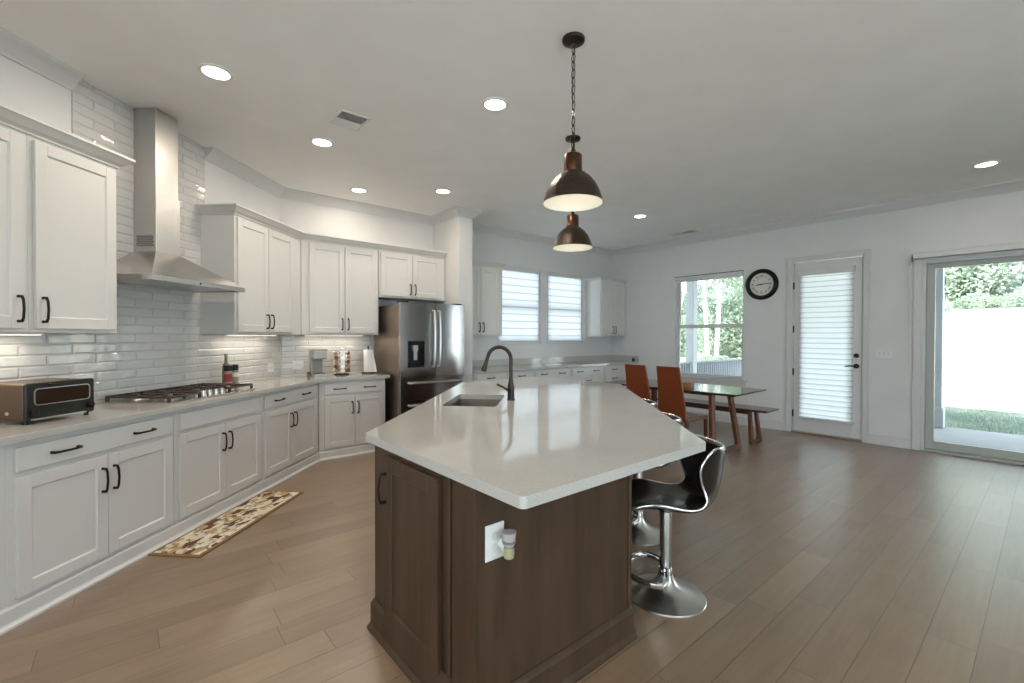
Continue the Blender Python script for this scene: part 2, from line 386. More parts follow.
for a, b, z0, z1 in [(.4, 2.9, .12, 2.8), (3.2, 5.8, .12, 2.8)]: fill_window((WX0[0], -5.0), PI / 2, a, b, z0, z1)

# ceiling crown: two runs, broken by the tiled chimney field
CR = [(0, CE - .105), (.012, CE - .105), (.02, CE - .09), (.06, CE - .045), (.088, CE - .02), (.095, CE), (0, CE)]
def crown(name, path, prof=CR, m='trim'):
    return struct(obj(name, MB().sweep(path, [(-o if False else o, z) for o, z in prof]), m))
def rev(p): return list(reversed(p))
TS0, TS1 = 2.757, 3.905
crown('trim_1', rev([st(-1.5, NW), st(TS0, NW)]))
crown('trim_2', rev([st(TS1, NW), corner, (3.40, YF), (3.40, 5.12), (3.62, 5.12), (3.62, YW), (XR, YW), (XR, -5.0)]))
BB = [(0, 0), (.03, 0), (.03, .012), (.018, .022), (.016, .12), (.008, .135), (0, .135)]
crown('baseboard_right', rev([(XR, 5.08), (XR, 2.52)]), BB)
crown('baseboard_middle', rev([(XR, 1.55), (XR, 1.12)]), BB)
crown('baseboard_front', rev([(XR, -1.52), (XR, -5.0)]), BB)
crown('baseboard_column', rev([(3.40, 5.12 + .04), (3.40, 5.12), (3.62, 5.12), (3.62, 5.12 + .02)]), BB)

# tile: full height behind the hood, low splash elsewhere
def tile_slab(name, origin, rz, parts):
    mb = MB()
    for x0, x1, z0, z1 in parts: mb.box(x0, x1, -.010, 0, z0, z1)
    return struct(obj(name, mb, 'tile', None, (*origin, 0), rz))
tile_slab('wall_left_tile', st(0, NW), PI / 4, [(-.5, TS0, .915, 1.44), (TS0, TS1, .915, CE - .002), (TS1, S_C - .012, .915, 1.44)])
tile_slab('wall_back_tile', (corner[0], YF), 0, [(.012, 2.475 - corner[0], .914, 1.44)])

# ================================================================== WINDOWS, DOORS
def sheet(x0, x1, y, z0, z1, pitch):
    mb = MB(); n = int((z1 - z0) / pitch * 6); rows = []
    for k in range(n + 1):
        z = z0 + (z1 - z0) * k / n; q = (z / pitch) % 1.0
        yy = y - .006 * math.sin(PI * q)
        rows.append((mb.bm.verts.new((x0, yy, z)), mb.bm.verts.new((x1, yy, z))))
    for a_, b_ in zip(rows[:-1], rows[1:]): mb.bm.faces.new((a_[0], a_[1], b_[1], b_[0]))
    return mb
def win_far(n, a, b):
    t = bpy.data.objects.new('window_%d' % n, None); COL.objects.link(t); struct(t)
    z0, z1 = FZ; y0, y1 = YW + .07, YW + .13
    fr = MB().box(a, a + .05, y0, y1, z0, z1).box(b - .05, b, y0, y1, z0, z1).box(a + .05, b - .05, y0, y1, z0, z0 + .05).box(a + .05, b - .05, y0, y1, z1 - .05, z1)
    obj('window_frame', fr, 'trim', t, bevel=.003)
    obj('meeting_rail', MB().box(a + .05, b - .05, y0 + .01, y1 - .01, 1.85, 1.89), 'trim', t)
    obj('glass_pane', MB().box(a + .05, b - .05, y0 + .02, y0 + .026, z0 + .05, z1 - .05), 'glass', t)
    obj('window_sill', MB().box(a, b, YW - .012, y0, z0 - .02, z0 + .004), 'trim', t, bevel=.004)
win_far(1, *F1); win_far(2, *F2)
def blind_far(a, b, label):
    t = thing('window_blind', label, 'blind', ((a + b) / 2, YW, FZ[0]), 0, 'banded blinds on the far wall')
    w = (b - a) / 2; H = FZ[1] - FZ[0]
    obj('headrail', MB().box(-w + .003, w - .003, -.004, .055, H - .065, H - .004), 'trim', t, bevel=.004)
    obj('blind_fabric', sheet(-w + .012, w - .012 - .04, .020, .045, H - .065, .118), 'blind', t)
    obj('bottom_rail', MB().box(-w + .008, w - .008 - .035, .010, .032, .018, .045), 'trim', t, bevel=.004)
blind_far(*F1, 'banded sheer blind in the far-wall window beside the cabinet pair left of it')
blind_far(*F2, 'banded sheer blind in the far-wall window nearer the room corner')

# right wall window (double hung) ; local frame of wall: x = YW - y, y into wall
RO, RR = (XR, YW, 0), -PI / 2
def rt(name):
    t = bpy.data.objects.new(name, None); COL.objects.link(t); t.location = RO; t.rotation_euler = (0, 0, RR); return struct(t)
a, b, z0, z1 = RW[0]
t = rt('window_3')
obj('window_frame', MB().box(a, a + .02, .06, .14, z0, z1).box(b - .02, b, .06, .14, z0, z1).box(a + .02, b - .02, .06, .14, z0, z0 + .02).box(a + .02, b - .02, .06, .14, z1 - .02, z1), 'trim', t, bevel=.003)
zm = 1.565
obj('upper_sash', MB().box(a + .02, a + .052, .105, .13, zm - .025, z1 - .02).box(b - .052, b - .02, .105, .13, zm - .025, z1 - .02).box(a + .052, b - .052, .105, .13, z1 - .05, z1 - .02).box(a + .052, b - .052, .105, .13, zm - .025, zm + .025), 'trim', t)
obj('lower_sash', MB().box(a + .02, a + .052, .075, .10, z0 + .02, zm + .025).box(b - .052, b - .02, .075, .10, z0 + .02, zm + .025).box(a + .052, b - .052, .075, .10, zm - .03, zm + .03).box(a + .052, b - .052, .075, .10, z0 + .02, z0 + .055), 'trim', t)
obj('glass_pane', MB().box(a + .05, b - .05, .115, .12, zm, z1 - .045), 'glass', t)
obj('glass_pane', MB().box(a + .05, b - .05, .085, .09, z0 + .05, zm), 'glass', t)
obj('window_sill', MB().box(a - .06, b + .07, -.06, -.001, z0 - .03, z0).box(a, b, -.001, .06, z0 - .03, z0).box(a - .04, b + .05, -.02, -.001, z0 - .10, z0 - .03), 'trim', t, bevel=.004)
t = thing('roller_blind', 'rolled-up white blind cassette across top of the right-wall window', 'blind', RO, RR)
obj('cassette', MB().box(a + .004, b - .004, -.015, .055, z1 - .075, z1 - .012), 'trim', t, bevel=.006)
obj('hem_bar', MB().box(a + .012, b - .012, .01, .03, z1 - .10, z1 - .078), 'trim', t, bevel=.003)
obj('mounting_rail', MB().box(a + .002, b - .002, -.012, .05, z1 - .012, z1 - .003), 'bronze', t)

# glazed door
a, b, z0, z1 = RW[1]
t = rt('door_1')
obj('door_casing', MB().box(a - .072, a - .002, -.02, 0, 0, z1 + .07).box(b + .002, b + .072, -.02, 0, 0, z1 + .07).box(a - .002, b + .002, -.02, 0, z1 + .002, z1 + .07)
    .box(a - .072, a - .055, -.028, -.02, 0, z1 + .07).box(b + .055, b + .072, -.028, -.02, 0, z1 + .07).box(a - .055, b + .055, -.028, -.02, z1 + .053, z1 + .07), 'trim', t, bevel=.003)
obj('door_jamb', MB().box(a, a + .012, 0, .15, 0, z1).box(b - .012, b, 0, .15, 0, z1).box(a + .012, b - .012, 0, .15, z1 - .012, z1), 'trim', t)
da, db, dz0, dz1 = a + .017, b - .017, .03, z1 - .018
slab = MB().box(da, da + .115, .012, .056, dz0, dz1).box(db - .115, db, .012, .056, dz0, dz1).box(da + .115, db - .115, .012, .056, dz0, dz0 + .22).box(da + .115, db - .115, .012, .056, dz1 - .16, dz1)
dl = obj('door_slab', slab, 'trim', t, bevel=.003)
obj('door_glass', MB().box(da + .11, db - .11, .03, .036, dz0 + .2, dz1 - .14), 'glass', t)
for hz in (.28, .88, 1.5, 2.13):
    obj('hinge', MB().box(a + .004, a + .022, -.004, .012, hz - .05, hz + .05), 'black', t, bevel=.002)
def disc_y(mb, x, z, r, y0, y1, seg=20): return mb.loft([[(x + r * math.cos(q), yy, z + r * math.sin(q)) for q in [2 * PI * k / seg for k in range(seg)]] for yy in (y0, y1)])
obj('deadbolt', disc_y(MB(), db - .055, 1.14, .030, -.012, .012), 'black', t, bevel=.003, smooth=True)
lv = disc_y(MB(), db - .055, 1.0, .032, -.008, .012); lv = disc_y(lv, db - .055, 1.0, .012, -.05, -.008)
lv.tube([(db - .055, -.045, 1.0), (db - .10, -.047, 1.002), (db - .15, -.044, .995), (db - .175, -.04, .992)], [.011, .009, .008, .007], 8)
obj('lever_handle', lv, 'black', t, smooth=True)
obj('threshold', MB().box(a, b, -.03, .14, 0, .025), mat('bronze_threshold', (.35, .27, .2), .4, .6), t, bevel=.004)
t = thing('door_blind', 'pleated white blind covering the tall glass of the door', 'blind', RO, RR)
obj('headrail', MB().box(da + .07, db - .07, -.045, .010, 2.26, 2.34), 'trim', t, bevel=.006)
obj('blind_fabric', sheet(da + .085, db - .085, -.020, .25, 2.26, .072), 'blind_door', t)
obj('bottom_rail', MB().box(da + .075, db - .075, -.032, -.004, .215, .25), 'trim', t, bevel=.004)

# sliding patio door
a, b, z0, z1 = RW[2]
t = rt('door_2')
M['vinyl'] = mat('taupe_vinyl', (.40, .42, .39), .4)
obj('door_casing', MB().box(a - .085, a - .003, -.02, 0, 0, z1 + .085).box(b + .003, b + .085, -.02, 0, 0, z1 + .085).box(a - .003, b + .003, -.02, 0, z1 + .003, z1 + .085), 'trim', t, bevel=.003)
obj('door_jamb', MB().box(a, a + .03, 0, .15, 0, z1).box(b - .03, b, 0, .15, 0, z1).box(a + .03, b - .03, 0, .15, z1 - .03, z1), 'trim', t)
mid = (a + b) / 2
for nm, p0, p1, yy in (('sliding_panel', a + .032, mid + .03, .05), ('fixed_panel', mid - .03, b - .032, .10)):
    p = obj(nm, MB().box(p0, p0 + .075, yy, yy + .04, .03, z1 - .032).box(p1 - .075, p1, yy, yy + .04, .03, z1 - .032).box(p0 + .075, p1 - .075, yy, yy + .04, .03, .125).box(p0 + .075, p1 - .075, yy, yy + .04, z1 - .09, z1 - .032), 'vinyl', t, bevel=.003)
    obj('glass_pane', MB().box(p0 + .07, p1 - .07, yy + .017, yy + .023, .12, z1 - .085), 'glass', p)
obj('door_track', MB().box(a + .03, b - .03, -.025, .15, 0, .03), 'vinyl', t, bevel=.004)
t = thing('shade_valance', 'white shade cassette above the wide patio door with bead chain', 'window shade', RO, RR)
obj('cassette', MB().box(a - .085, b + .085, -.10, -.021, z1 + .03, z1 + .10), 'trim', t, bevel=.006)
obj('end_bracket', MB().box(a - .092, a - .0855, -.10, -.021, z1 + .0, z1 + .06), 'black', t)
ch = MB().tube([(a - .080, -.09, z1 + .031), (a - .112, -.07, z1 - .02), (a - .112, -.07, 1.06), (a - .106, -.07, 1.04), (a - .100, -.07, 1.06), (a - .100, -.07, z1 - .02), (a - .075, -.09, z1 + .031)], .0035, 6)
obj('bead_chain', ch, 'trim', t)

# switches and outlets
def plate(name, label, cat, loc, rz, w, h, kind, group=None):
    t = thing(name, label, cat, loc, rz, group)
    obj('face_plate', MB().box(-w / 2, w / 2, -.006, 0, -h / 2, h / 2), 'plate', t, bevel=.002)
    n = max(1, round(w / .055)) if kind == 's' else 0
    for k in range(n):
        x = (k - (n - 1) / 2) * .046
        obj('switch', MB().box(x - .008, x + .008, -.011, -.006, -.02, .02), 'trim', t, bevel=.002)
    if kind == 'o':
        for x, z in (((0, .02), (0, -.02)) if h > w else ((-.02, 0), (.02, 0))):
            obj('socket', disc_y(MB(), x, z, .015, -.008, -.006), 'trim', t)
    return t
plate('light_switch', 'white multi-gang switch plate between the door and patio door', 'switch', (XR, 1.395, 1.175), RR, .165, .115, 's')
plate('wall_outlet', 'white outlet plate low on the wall beneath the window sill end', 'outlet', (XR, 3.02, .40), RR, .07, .115, 'o')
p = st(4.865, NW - .011); plate('wall_outlet', 'white outlet on the diagonal tile wall right of the bottles', 'outlet', (*p, 1.03), PI / 4, .115, .10, 'o')
plate('wall_outlet', 'white outlet on the back tile wall left of the coffee maker', 'outlet', (1.56, YF - .011, 1.04), 0, .125, .10, 'o')

# wall clock
t = thing('wall_clock', 'round wall clock with thick black frame and pale face', 'clock', (XR, 2.88, 2.19), RR)
ring = MB(); prof = [(.170, -.012), (.172, -.030), (.182, -.045), (.205, -.05), (.228, -.036), (.237, -.015), (.237, 0), (.170, 0)]
ring.loft([[(r * math.cos(q), y, r * math.sin(q)) for r, y in prof] for q in [2 * PI * k / 56 for k in range(56)]], closed=True)
obj('clock_frame', ring, 'black', t, smooth=True)
face = disc_y(MB(), 0, 0, .171, -.014, -.010, 48); obj('clock_face', face, mat('clock_paper', (.62, .60, .56), .5), t)
def num_text(s, x, z, size, rot, par, y=-.016):
    cu = bpy.data.curves.new('numeral', 'FONT'); cu.body = s; cu.size = size; cu.align_x = 'CENTER'; cu.align_y = 'CENTER'; cu.extrude = .0006
    o = bpy.data.objects.new('numeral', cu); COL.objects.link(o); me = bpy.data.meshes.new_from_object(o); bpy.data.objects.remove(o); o = bpy.data.objects.new('numeral', me); COL.objects.link(o)
    o.parent = par; o.location = (x, y, z); o.rotation_euler = (PI / 2, rot, 0); me.materials.clear(); me.materials.append(M['black'])
ROM = ['XII', 'I', 'II', 'III', 'IIII', 'V', 'VI', 'VII', 'VIII', 'IX', 'X', 'XI']
for k, s_ in enumerate(ROM):
    q = 2 * PI * k / 12; num_text(s_, .125 * math.sin(q), .125 * math.cos(q), .046, q, t)
def hand(q, L, w, back=.03):
    d = Vector((math.sin(q), 0, math.cos(q))); n = Vector((math.cos(q), 0, -math.sin(q)))
    mb = MB(); pts = [-d * back + n * w, d * L * .6 + n * w, d * L + n * .0015, d * L - n * .0015, d * L * .6 - n * w, -d * back - n * w]
    mb.loft([[(v.x, yy, v.z) for v in pts] for yy in (-.020, -.0175)]); return mb
obj('hour_hand', hand(2 * PI * 8.75 / 12, .095, .008), 'black', t)
obj('minute_hand', hand(2 * PI * 14.4 / 60, .135, .0055), 'black', t)

# ================================================================== CABINETS
def pull(mb, x, z, L, y, vertical=True, th=.0062):
    h = L / 2
    if vertical: P = [(x, y, z - h), (x, y - .022, z - h), (x, y - .030, z - h + .018), (x, y - .034, z), (x, y - .030, z + h - .018), (x, y - .022, z + h), (x, y, z + h)]
    else: P = [(x - h, y, z), (x - h, y - .022, z), (x - h + .018, y - .030, z), (x, y - .034, z), (x + h - .018, y - .030, z), (x + h, y - .022, z), (x + h, y, z)]
    mb.tube(P, [.0085, .0075, th, th * .95, th, .0075, .0085], 8)
    return mb
def shaker(x0, x1, z0, z1, yf, rail=.062, t=.02, dep=.009):
    mb = MB(); mb.box(x0, x0 + rail, yf, yf + t, z0, z1).box(x1 - rail, x1, yf, yf + t, z0, z1)
    mb.box(x0 + rail, x1 - rail, yf, yf + t, z0, z0 + rail).box(x0 + rail, x1 - rail, yf, yf + t, z1 - rail, z1)
    mb.box(x0 + rail, x1 - rail, yf + dep, yf + t, z0 + rail, z1 - rail)
    # chamfered sticking between rail and panel
    q = .006
    a0, a1, c0, c1 = x0 + rail, x1 - rail, z0 + rail, z1 - rail
    o = [(a0, c0), (a1, c0), (a1, c1), (a0, c1)]; i = [(a0 + q, c0 + q), (a1 - q, c0 + q), (a1 - q, c1 - q), (a0 + q, c1 - q)]
    for k in range(4):
        j = (k + 1) % 4
        v = [mb.bm.verts.new(p) for p in ((o[k][0], yf + .003, o[k][1]), (o[j][0], yf + .003, o[j][1]), (i[j][0], yf + dep - .0005, i[j][1]), (i[k][0], yf + dep - .0005, i[k][1]))]
        mb.bm.faces.new(v)
    return mb
HZB = (.712, .13)   # door handle centre height on base cabinets
def handle(x, z, y, par, vertical=True, L=.13):
    return obj('handle', pull(MB(), x, z, L, y, vertical), 'bronze', par, smooth=True)
def base_cab(label, origin, rz, w, doors, drawer, handles, group, depth=.57, m='cab', z_split=(.712, .735)):
    """origin = left end of the face frame; doors = list of (x0,x1,side of handle), drawer (x0,x1)"""
    t = thing('base_cabinet', label, 'cabinet', (*origin, 0), rz, group)
    obj('cabinet_body', MB().box(0, w, 0, depth, .0, .874), m, t, bevel=.0015)
    if drawer:
        d = obj('drawer', MB().box(drawer[0], drawer[1], -.02, -.0005, .728, .846), m, t, bevel=.004, seg=2)
        for hx in handles: handle(hx, .787, -.02, d, False, .13)
    for x0, x1, sd_ in doors:
        d = obj('door', shaker(x0, x1, .122, .70, -.0205), m, t, bevel=.0015)
        if sd_: handle(x1 - .032 if sd_ > 0 else x0 + .032, .562, -.0205, d)
    return t
G1 = 'white base cabinets under the cooktop run'
NB = 2.555
def cw(s0, w, label, drawer_h, dm=None, group=G1):
    g = .028; m = w / 2
    return base_cab(label, st(s0, NB), PI / 4, w, [(g, m - .002, 1), (m + .002, w - g, -1)], (g, w - g), drawer_h, group)
base_cab('white base cabinet at the photo left edge, beside the toaster oven', st(1.20, NB), PI / 4, .742, [(.03, .40, 0)], (.03, .40), [], G1)
cw(1.942, .958, 'white base cabinet with two drawer pulls under the toaster oven', [.245, .71])
cw(2.905, .945, 'white base cabinet below the gas cooktop with a blank front', [])
t3 = base_cab('white base cabinet with two drawer pulls right of the cooktop', st(3.855, NB), PI / 4, .999, [(.028, .452, 1), (.456, .925, -1)], (.028, .925), [.23, .70], G1)
# corner x where faces meet
YB = 5.24
base_cab('white base cabinet between the corner and the refrigerator', (1.630, YB), 0, .780, [(.055, .397, 1), (.401, .745, -1)], (.055, .745), [.225, .575], G1, .555)
KB = [(0, 0), (.034, 0), (.034, .012), (.022, .022), (.018, .03), (.018, .088), (.008, .098), (0, .098)]
cx_ = YB - NB * math.sqrt(2)
crown('baseboard_left', rev([st(1.0, NB), (cx_, YB), (2.41, YB)]), KB)

def poly_slab(outer, z0, z1, hole=None):
    mb = MB(); bm = mb.bm
    if hole is None: return mb.prism(outer, z0, z1)
    edges = []
    for loop in (outer, hole):
        vs = [bm.verts.new((x, y, z0)) for x, y in loop]
        edges += [bm.edges.new((vs[i], vs[(i + 1) % len(vs)])) for i in range(len(vs))]
    r = bmesh.ops.triangle_fill(bm, edges=edges, use_beauty=True)
    faces = [f for f in r['geom'] if isinstance(f, bmesh.types.BMFace)]
    e = bmesh.ops.extrude_face_region(bm, geom=faces)
    for v in [g for g in e['geom'] if isinstance(g, bmesh.types.BMVert)]: v.co.z = z1
    return mb
NC, YC = 2.507, 5.195
cc = YC - NC * math.sqrt(2)
o = obj('countertop', poly_slab([st(.9, NC), (cc, YC), (2.45, YC), (2.45, YF - .001), (corner[0] + .0, YF - .001), st(.9, NW - .001)], .876, .914), 'quartz', bevel=.003, seg=2)
tag(o, 'pale quartz countertop running below the hood wall to the refrigerator', 'countertop')

# upper cabinets
NU, YU, ZU0, ZU1 = 2.80, 5.47, 1.40, 2.465
G2 = 'white wall cabinets around the hood'
def upper(label, origin, rz, w, doors, group, z0=ZU0, z1=ZU1, depth=.32, hz=.125, hl=.13):
    t = thing('wall_cabinet', label, 'cabinet', (*origin, z0), rz, group); H = z1 - z0
    obj('cabinet_body', MB().box(0, w, 0, depth, 0, H), 'cab', t, bevel=.0015)
    for x0, x1, sd_ in doors:
        d = obj('door', shaker(x0, x1, .022, H - .022, -.0205), 'cab', t, bevel=.0015)
        handle(x1 - .032 if sd_ > 0 else x0 + .032, hz, -.0205, d, True, hl)
    return t
def s8(x): return x * 0.9822          # reading scale for the slightly nearer face
upper('white wall cabinet at the upper left edge of the photo', st(1.80, NU), PI / 4, .435, [(.03, .405, 1)], G2)
upper('single-door white wall cabinet left of the range hood', st(2.237, NU), PI / 4, .504, [(.022, .483, -1)], G2)
upper('two-door white wall cabinet right of the range hood', st(3.85, NU), PI / 4, 1.083, [(.022, .462, 1), (.470, .905, -1)], G2)
cu = YU - NU * math.sqrt(2)
upper('two-door white wall cabinet above the coffee maker', (cu + .003, YU), 0, 2.425 - cu - .003, [(.082, .482, 1), (.490, 2.425 - cu - .028, -1)], G2)
upper('short white wall cabinet above the refrigerator', (2.432, YU), 0, .96, [(.022, .455, 1), (.461, .88, -1)], G2, 1.875, ZU1, .32, .12, .13)
CC = [(0, 0), (.012, 0), (.014, .010), (.034, .026), (.056, .052), (.064, .060), (.070, .062), (.070, .076), (0, .076)]
CCZ = [(o_, z + ZU1) for o_, z in CC]
def cab_crown(name, path): return struct(obj(name, MB().sweep(path, CCZ), 'cab'))
cab_crown('trim_3', rev([st(1.7, NU - .0), st(2.741, NU), st(2.741, NW - .012)]))
cab_crown('trim_4', rev([st(3.85, NW - .012), st(3.85, NU), (cu, YU), (3.398, YU)]))
# under-cabinet lamps
for (s0, s1) in ((1.85, 2.45), (4.0, 4.75)):
    p = st((s0 + s1) / 2, NW - .14)
    t = thing('under_cabinet_light', 'slim light bar under the wall cabinet %s of the hood' % ('left' if s0 < 3 else 'right'), 'light', (*p, ZU0), PI / 4, 'light bars below the wall cabinets')
    w = (s1 - s0) / 2
    obj('housing', MB().box(-w, w, -.02, .02, -.012, 0), 'white', t); obj('lens', MB().box(-w + .01, w - .01, -.015, .015, -.014, -.012), emit('bar_glow', (1, .9, .75), 3), t)
    area('bar_lamp', (0, 0, -.016), w * 1.9, 1.6 if s0 < 3 else 1.2, (1, .88, .72), sy=.03, parent=t)
t = thing('under_cabinet_light', 'slim light bar under the wall cabinet above the coffee maker', 'light', (1.95, YF - .14, ZU0), 0, 'light bars below the wall cabinets')
obj('housing', MB().box(-.35, .35, -.02, .02, -.012, 0), 'white', t); obj('lens', MB().box(-.34, .34, -.015, .015, -.014, -.012), emit('bar_glow', (1, .9, .75), 3), t)
area('bar_lamp', (0, 0, -.016), .66, 1.1, (1, .88, .72), sy=.03, parent=t)

# far wall cabinets
G3 = 'white cabinets below the far windows'
XS = [3.64, 4.205, 4.745, 5.57, 6.425, 6.99]
YB2 = 5.10
def far_base(x0, x1, label, rows, hs):
    t = thing('base_cabinet', label, 'cabinet', (x0, YB2, 0), 0, G3); w = x1 - x0
    obj('cabinet_body', MB().box(0, w, 0, .60, 0, .874), 'cab', t, bevel=.0015)
    if rows == 'doors':
        d = obj('drawer', MB().box(.02, w - .02, -.02, -.0005, .73, .85), 'cab', t, bevel=.004)
        for hx in hs: handle(hx, .80, -.02, d, False, .12)
        if w > .7:
            for x0_, x1_, q in ((.02, w / 2 - .002, 1), (w / 2 + .002, w - .02, -1)):
                d = obj('door', shaker(x0_, x1_, .12, .705, -.0205, .055), 'cab', t); handle(x1_ - .03 if q > 0 else x0_ + .03, .62, -.0205, d)
        else:
            d = obj('door', shaker(.02, w - .02, .12, .705, -.0205, .055), 'cab', t); handle(w - .05, .62, -.0205, d)
    else:
        for i, (z0_, z1_) in enumerate(((.73, .85), (.44, .705), (.12, .415))):
            d = obj('drawer', MB().box(.02, w - .02, -.02, -.0005, z0_, z1_), 'cab', t, bevel=.004)
            for hx in (hs if i == 0 else [w / 2]): handle(hx, (.80 if i == 0 else z1_ - .06), -.02, d, False, .12)
far_base(XS[0], XS[1], 'first white base cabinet of the far wall beside the column', 'doors', [.27])
far_base(XS[1] + .004, XS[2], 'second far-wall base cabinet from the column, one pull', 'doors', [.27])
far_base(XS[2] + .004, XS[3], 'third far-wall base cabinet, two pulls, under the window gap', 'doors', [.20, .60])
far_base(XS[3] + .004, XS[4], 'far-wall drawer cabinet with two top pulls, left of the end one', 'drawers', [.21, .62])
far_base(XS[4] + .004, XS[5], 'narrow end drawer cabinet of the far wall near the dining chairs', 'drawers', [.28])
obj_ = obj('cabinet_filler', MB().box(XS[5] + .004, XR - .001, YB2, YB2 + .6, 0, .874), 'cab'); tag(obj_, 'plain white filler panel closing the far cabinets at the right wall', 'cabinet panel')
o = obj('countertop', MB().box(3.622, XR - .001, 5.065, YW - .001, .876, .914), 'quartz', bevel=.003); tag(o, 'pale quartz countertop on the far wall below the blinds', 'countertop')
o = obj('backsplash', MB().prism([(3.622, YW - .021), (XR - .021, YW - .021), (XR - .021, 5.065), (XR - .001, 5.065), (XR - .001, YW - .001), (3.622, YW - .001)], .9145, 1.02), 'quartz', bevel=.002); tag(o, 'low quartz upstand along the far wall and corner', 'backsplash')
crown('baseboard_far', rev([(3.625, YB2), (XS[5], YB2)]), KB)
G4 = 'white wall cabinets beside the far windows'
upper('white wall cabinet between the column and the far-wall blinds', (3.625, YW - .33), 0, .735, [(.02, .32, 1), (.326, .68, -1)], G4, 1.39, 2.41, .328, .125, .13)
upper('white wall cabinet in the far room corner', (6.69, YW - .33), 0, .745, [(.02, .37, 1), (.376, .725, -1)], G4, 1.385, 2.44, .328, .125, .13)
CF = [(o_ * .8, z + 2.41) for o_, z in CC]
struct(obj('trim_5', MB().sweep(rev([(3.62, YW - .33), (4.36, YW - .33), (4.36, YW)]), CF), 'cab'))
CF = [(o_ * .8, z * .5 + 2.44) for o_, z in CC]
struct(obj('trim_6', MB().sweep(rev([(6.69, YW), (6.69, YW - .33), (XR, YW - .33)]), CF), 'cab'))
o = obj('phone_charger', MB().box(-.05, .05, -.02, .02, 0, .07).box(-.03, .03, -.03, -.02, .01, .05), 'black', None, (XR - .10, 5.12, .914), .5, bevel=.004); tag(o, 'small dark charger at the right end of the far countertop', 'charger')

# ================================================================== HOOD
t = thing('range_hood', 'stainless chimney range hood with sloped canopy above the cooktop', 'range hood', (*st(3.30, NW - .012), 0), PI / 4)
# local: x along wall centred, y<0 into the room
W2, D = .465, .475
rim0, rim1, top = 1.762, 1.797, 2.015
obj('canopy', MB().loft([[(-W2, 0, rim1), (-W2, -D, rim1), (W2, -D, rim1), (W2, 0, rim1)], [(-.115, 0, top), (-.115, -.185, top), (.115, -.185, top), (.115, 0, top)]]), 'steel', t, bevel=.002)
obj('canopy_rim', MB().box(-W2, W2, -D, -D + .012, rim0, rim1).box(-W2, -W2 + .012, -D + .012, 0, rim0, rim1).box(W2 - .012, W2, -D + .012, 0, rim0, rim1), 'steel', t)
fl_ = MB()
for k in range(3): fl_.box(-.43 + k * .29, -.43 + k * .29 + .28, -D + .03, -.03, rim0 + .006, rim0 + .014)
obj('grease_filter', fl_, 'satin', t); obj('underside', MB().box(-W2 + .012, W2 - .012, -D + .012, 0, rim0 + .015, rim0 + .02), 'steel', t)
obj('chimney_lower', MB().box(-.112, .112, -.182, 0, top, 2.45), 'steelv', t, bevel=.002)
obj('chimney_upper', MB().box(-.106, .106, -.176, 0, 2.36, CE - .003), 'steelv', t, bevel=.002) if False else obj('chimney_upper', MB().box(-.104, .104, -.174, 0, 2.45, CE - .003), 'steelv', t, bevel=.002)
vg = MB()
for i in range(9):
    for j in range(6):
        vy = -.16 + i * .015 + (j % 2) * .0075; vz = 2.055 + j * .014
        vg.box(-.1145, -.1118, vy, vy + .008, vz, vz + .008)
obj('vent_grille', vg, 'black', t)
for k in range(1): obj('button', disc_y(MB(), -.04, rim0 + .018, .008, -D - .002, -D, 10), 'black', t)

# ================================================================== COOKTOP
t = thing('gas_cooktop', 'stainless gas cooktop with black iron grates on the left countertop', 'cooktop', (*st(3.375, 2.85), .914), PI / 4)
obj('tray', MB().box(-.455, .455, -.255, .255, .0005, .010), 'steel', t, bevel=.004, seg=2)
BUR = [(-.30, .12, .045), (-.30, -.12, .036), (0, .08, .055), (.30, .12, .045), (.30, -.12, .036)]
for bx, by, br in BUR:
    q = obj('burner', MB().lathe([(br * 1.25, .010), (br * 1.2, .018), (br * .9, .024)], bx, by, 24), 'satin', t, smooth=True)
    obj('burner_cap', MB().lathe([(br * .85, .0245), (br * .9, .029), (br * .8, .034)], bx, by, 24), 'darkmetal', q, smooth=True)
for gx0, gx1, gy0 in ((-.445, -.152, -.24), (-.148, .148, -.10), (.152, .445, -.24)):
    g = MB(); gy1 = .24; z0_, z1_ = .036, .050; w = .012
    g.box(gx0, gx1, gy0, gy0 + w, z0_, z1_).box(gx0, gx1, gy1 - w, gy1, z0_, z1_).box(gx0, gx0 + w, gy0 + w, gy1 - w, z0_, z1_).box(gx1 - w, gx1, gy0 + w, gy1 - w, z0_, z1_)
    cxg = (gx0 + gx1) / 2
    g.box(gx0 + w, gx1 - w, (gy0 + gy1) / 2 - w / 2, (gy0 + gy1) / 2 + w / 2, z0_, z1_)
    for yy in ([-.12, .12] if gy0 < -.2 else [.07]):
        g.box(gx0 + w, cxg - .025, yy - .005, yy + .005, z0_, z1_ + .002).box(cxg + .025, gx1 - w, yy - .005, yy + .005, z0_, z1_ + .002)
        g.box(cxg - .005, cxg + .005, yy + .025, min(yy + .11, gy1 - w), z0_, z1_ + .002).box(cxg - .005, cxg + .005, max(yy - .11, gy0 + w), yy - .025, z0_, z1_ + .002)
    for fx_ in (gx0, gx1 - .018):
        for fy_ in (gy0, gy1 - .018): g.box(fx_, fx_ + .018, fy_, fy_ + .018, .0102, z0_)
    obj('grate', g, 'darkmetal', t, bevel=.002)
for k in range(5):
    obj('knob', MB().lathe([(.021, .0102), (.021, .016), (.018, .018), (.0165, .042), (.013, .046)], -.13 + k * .066, -.185, 20), 'satin', t, smooth=True)

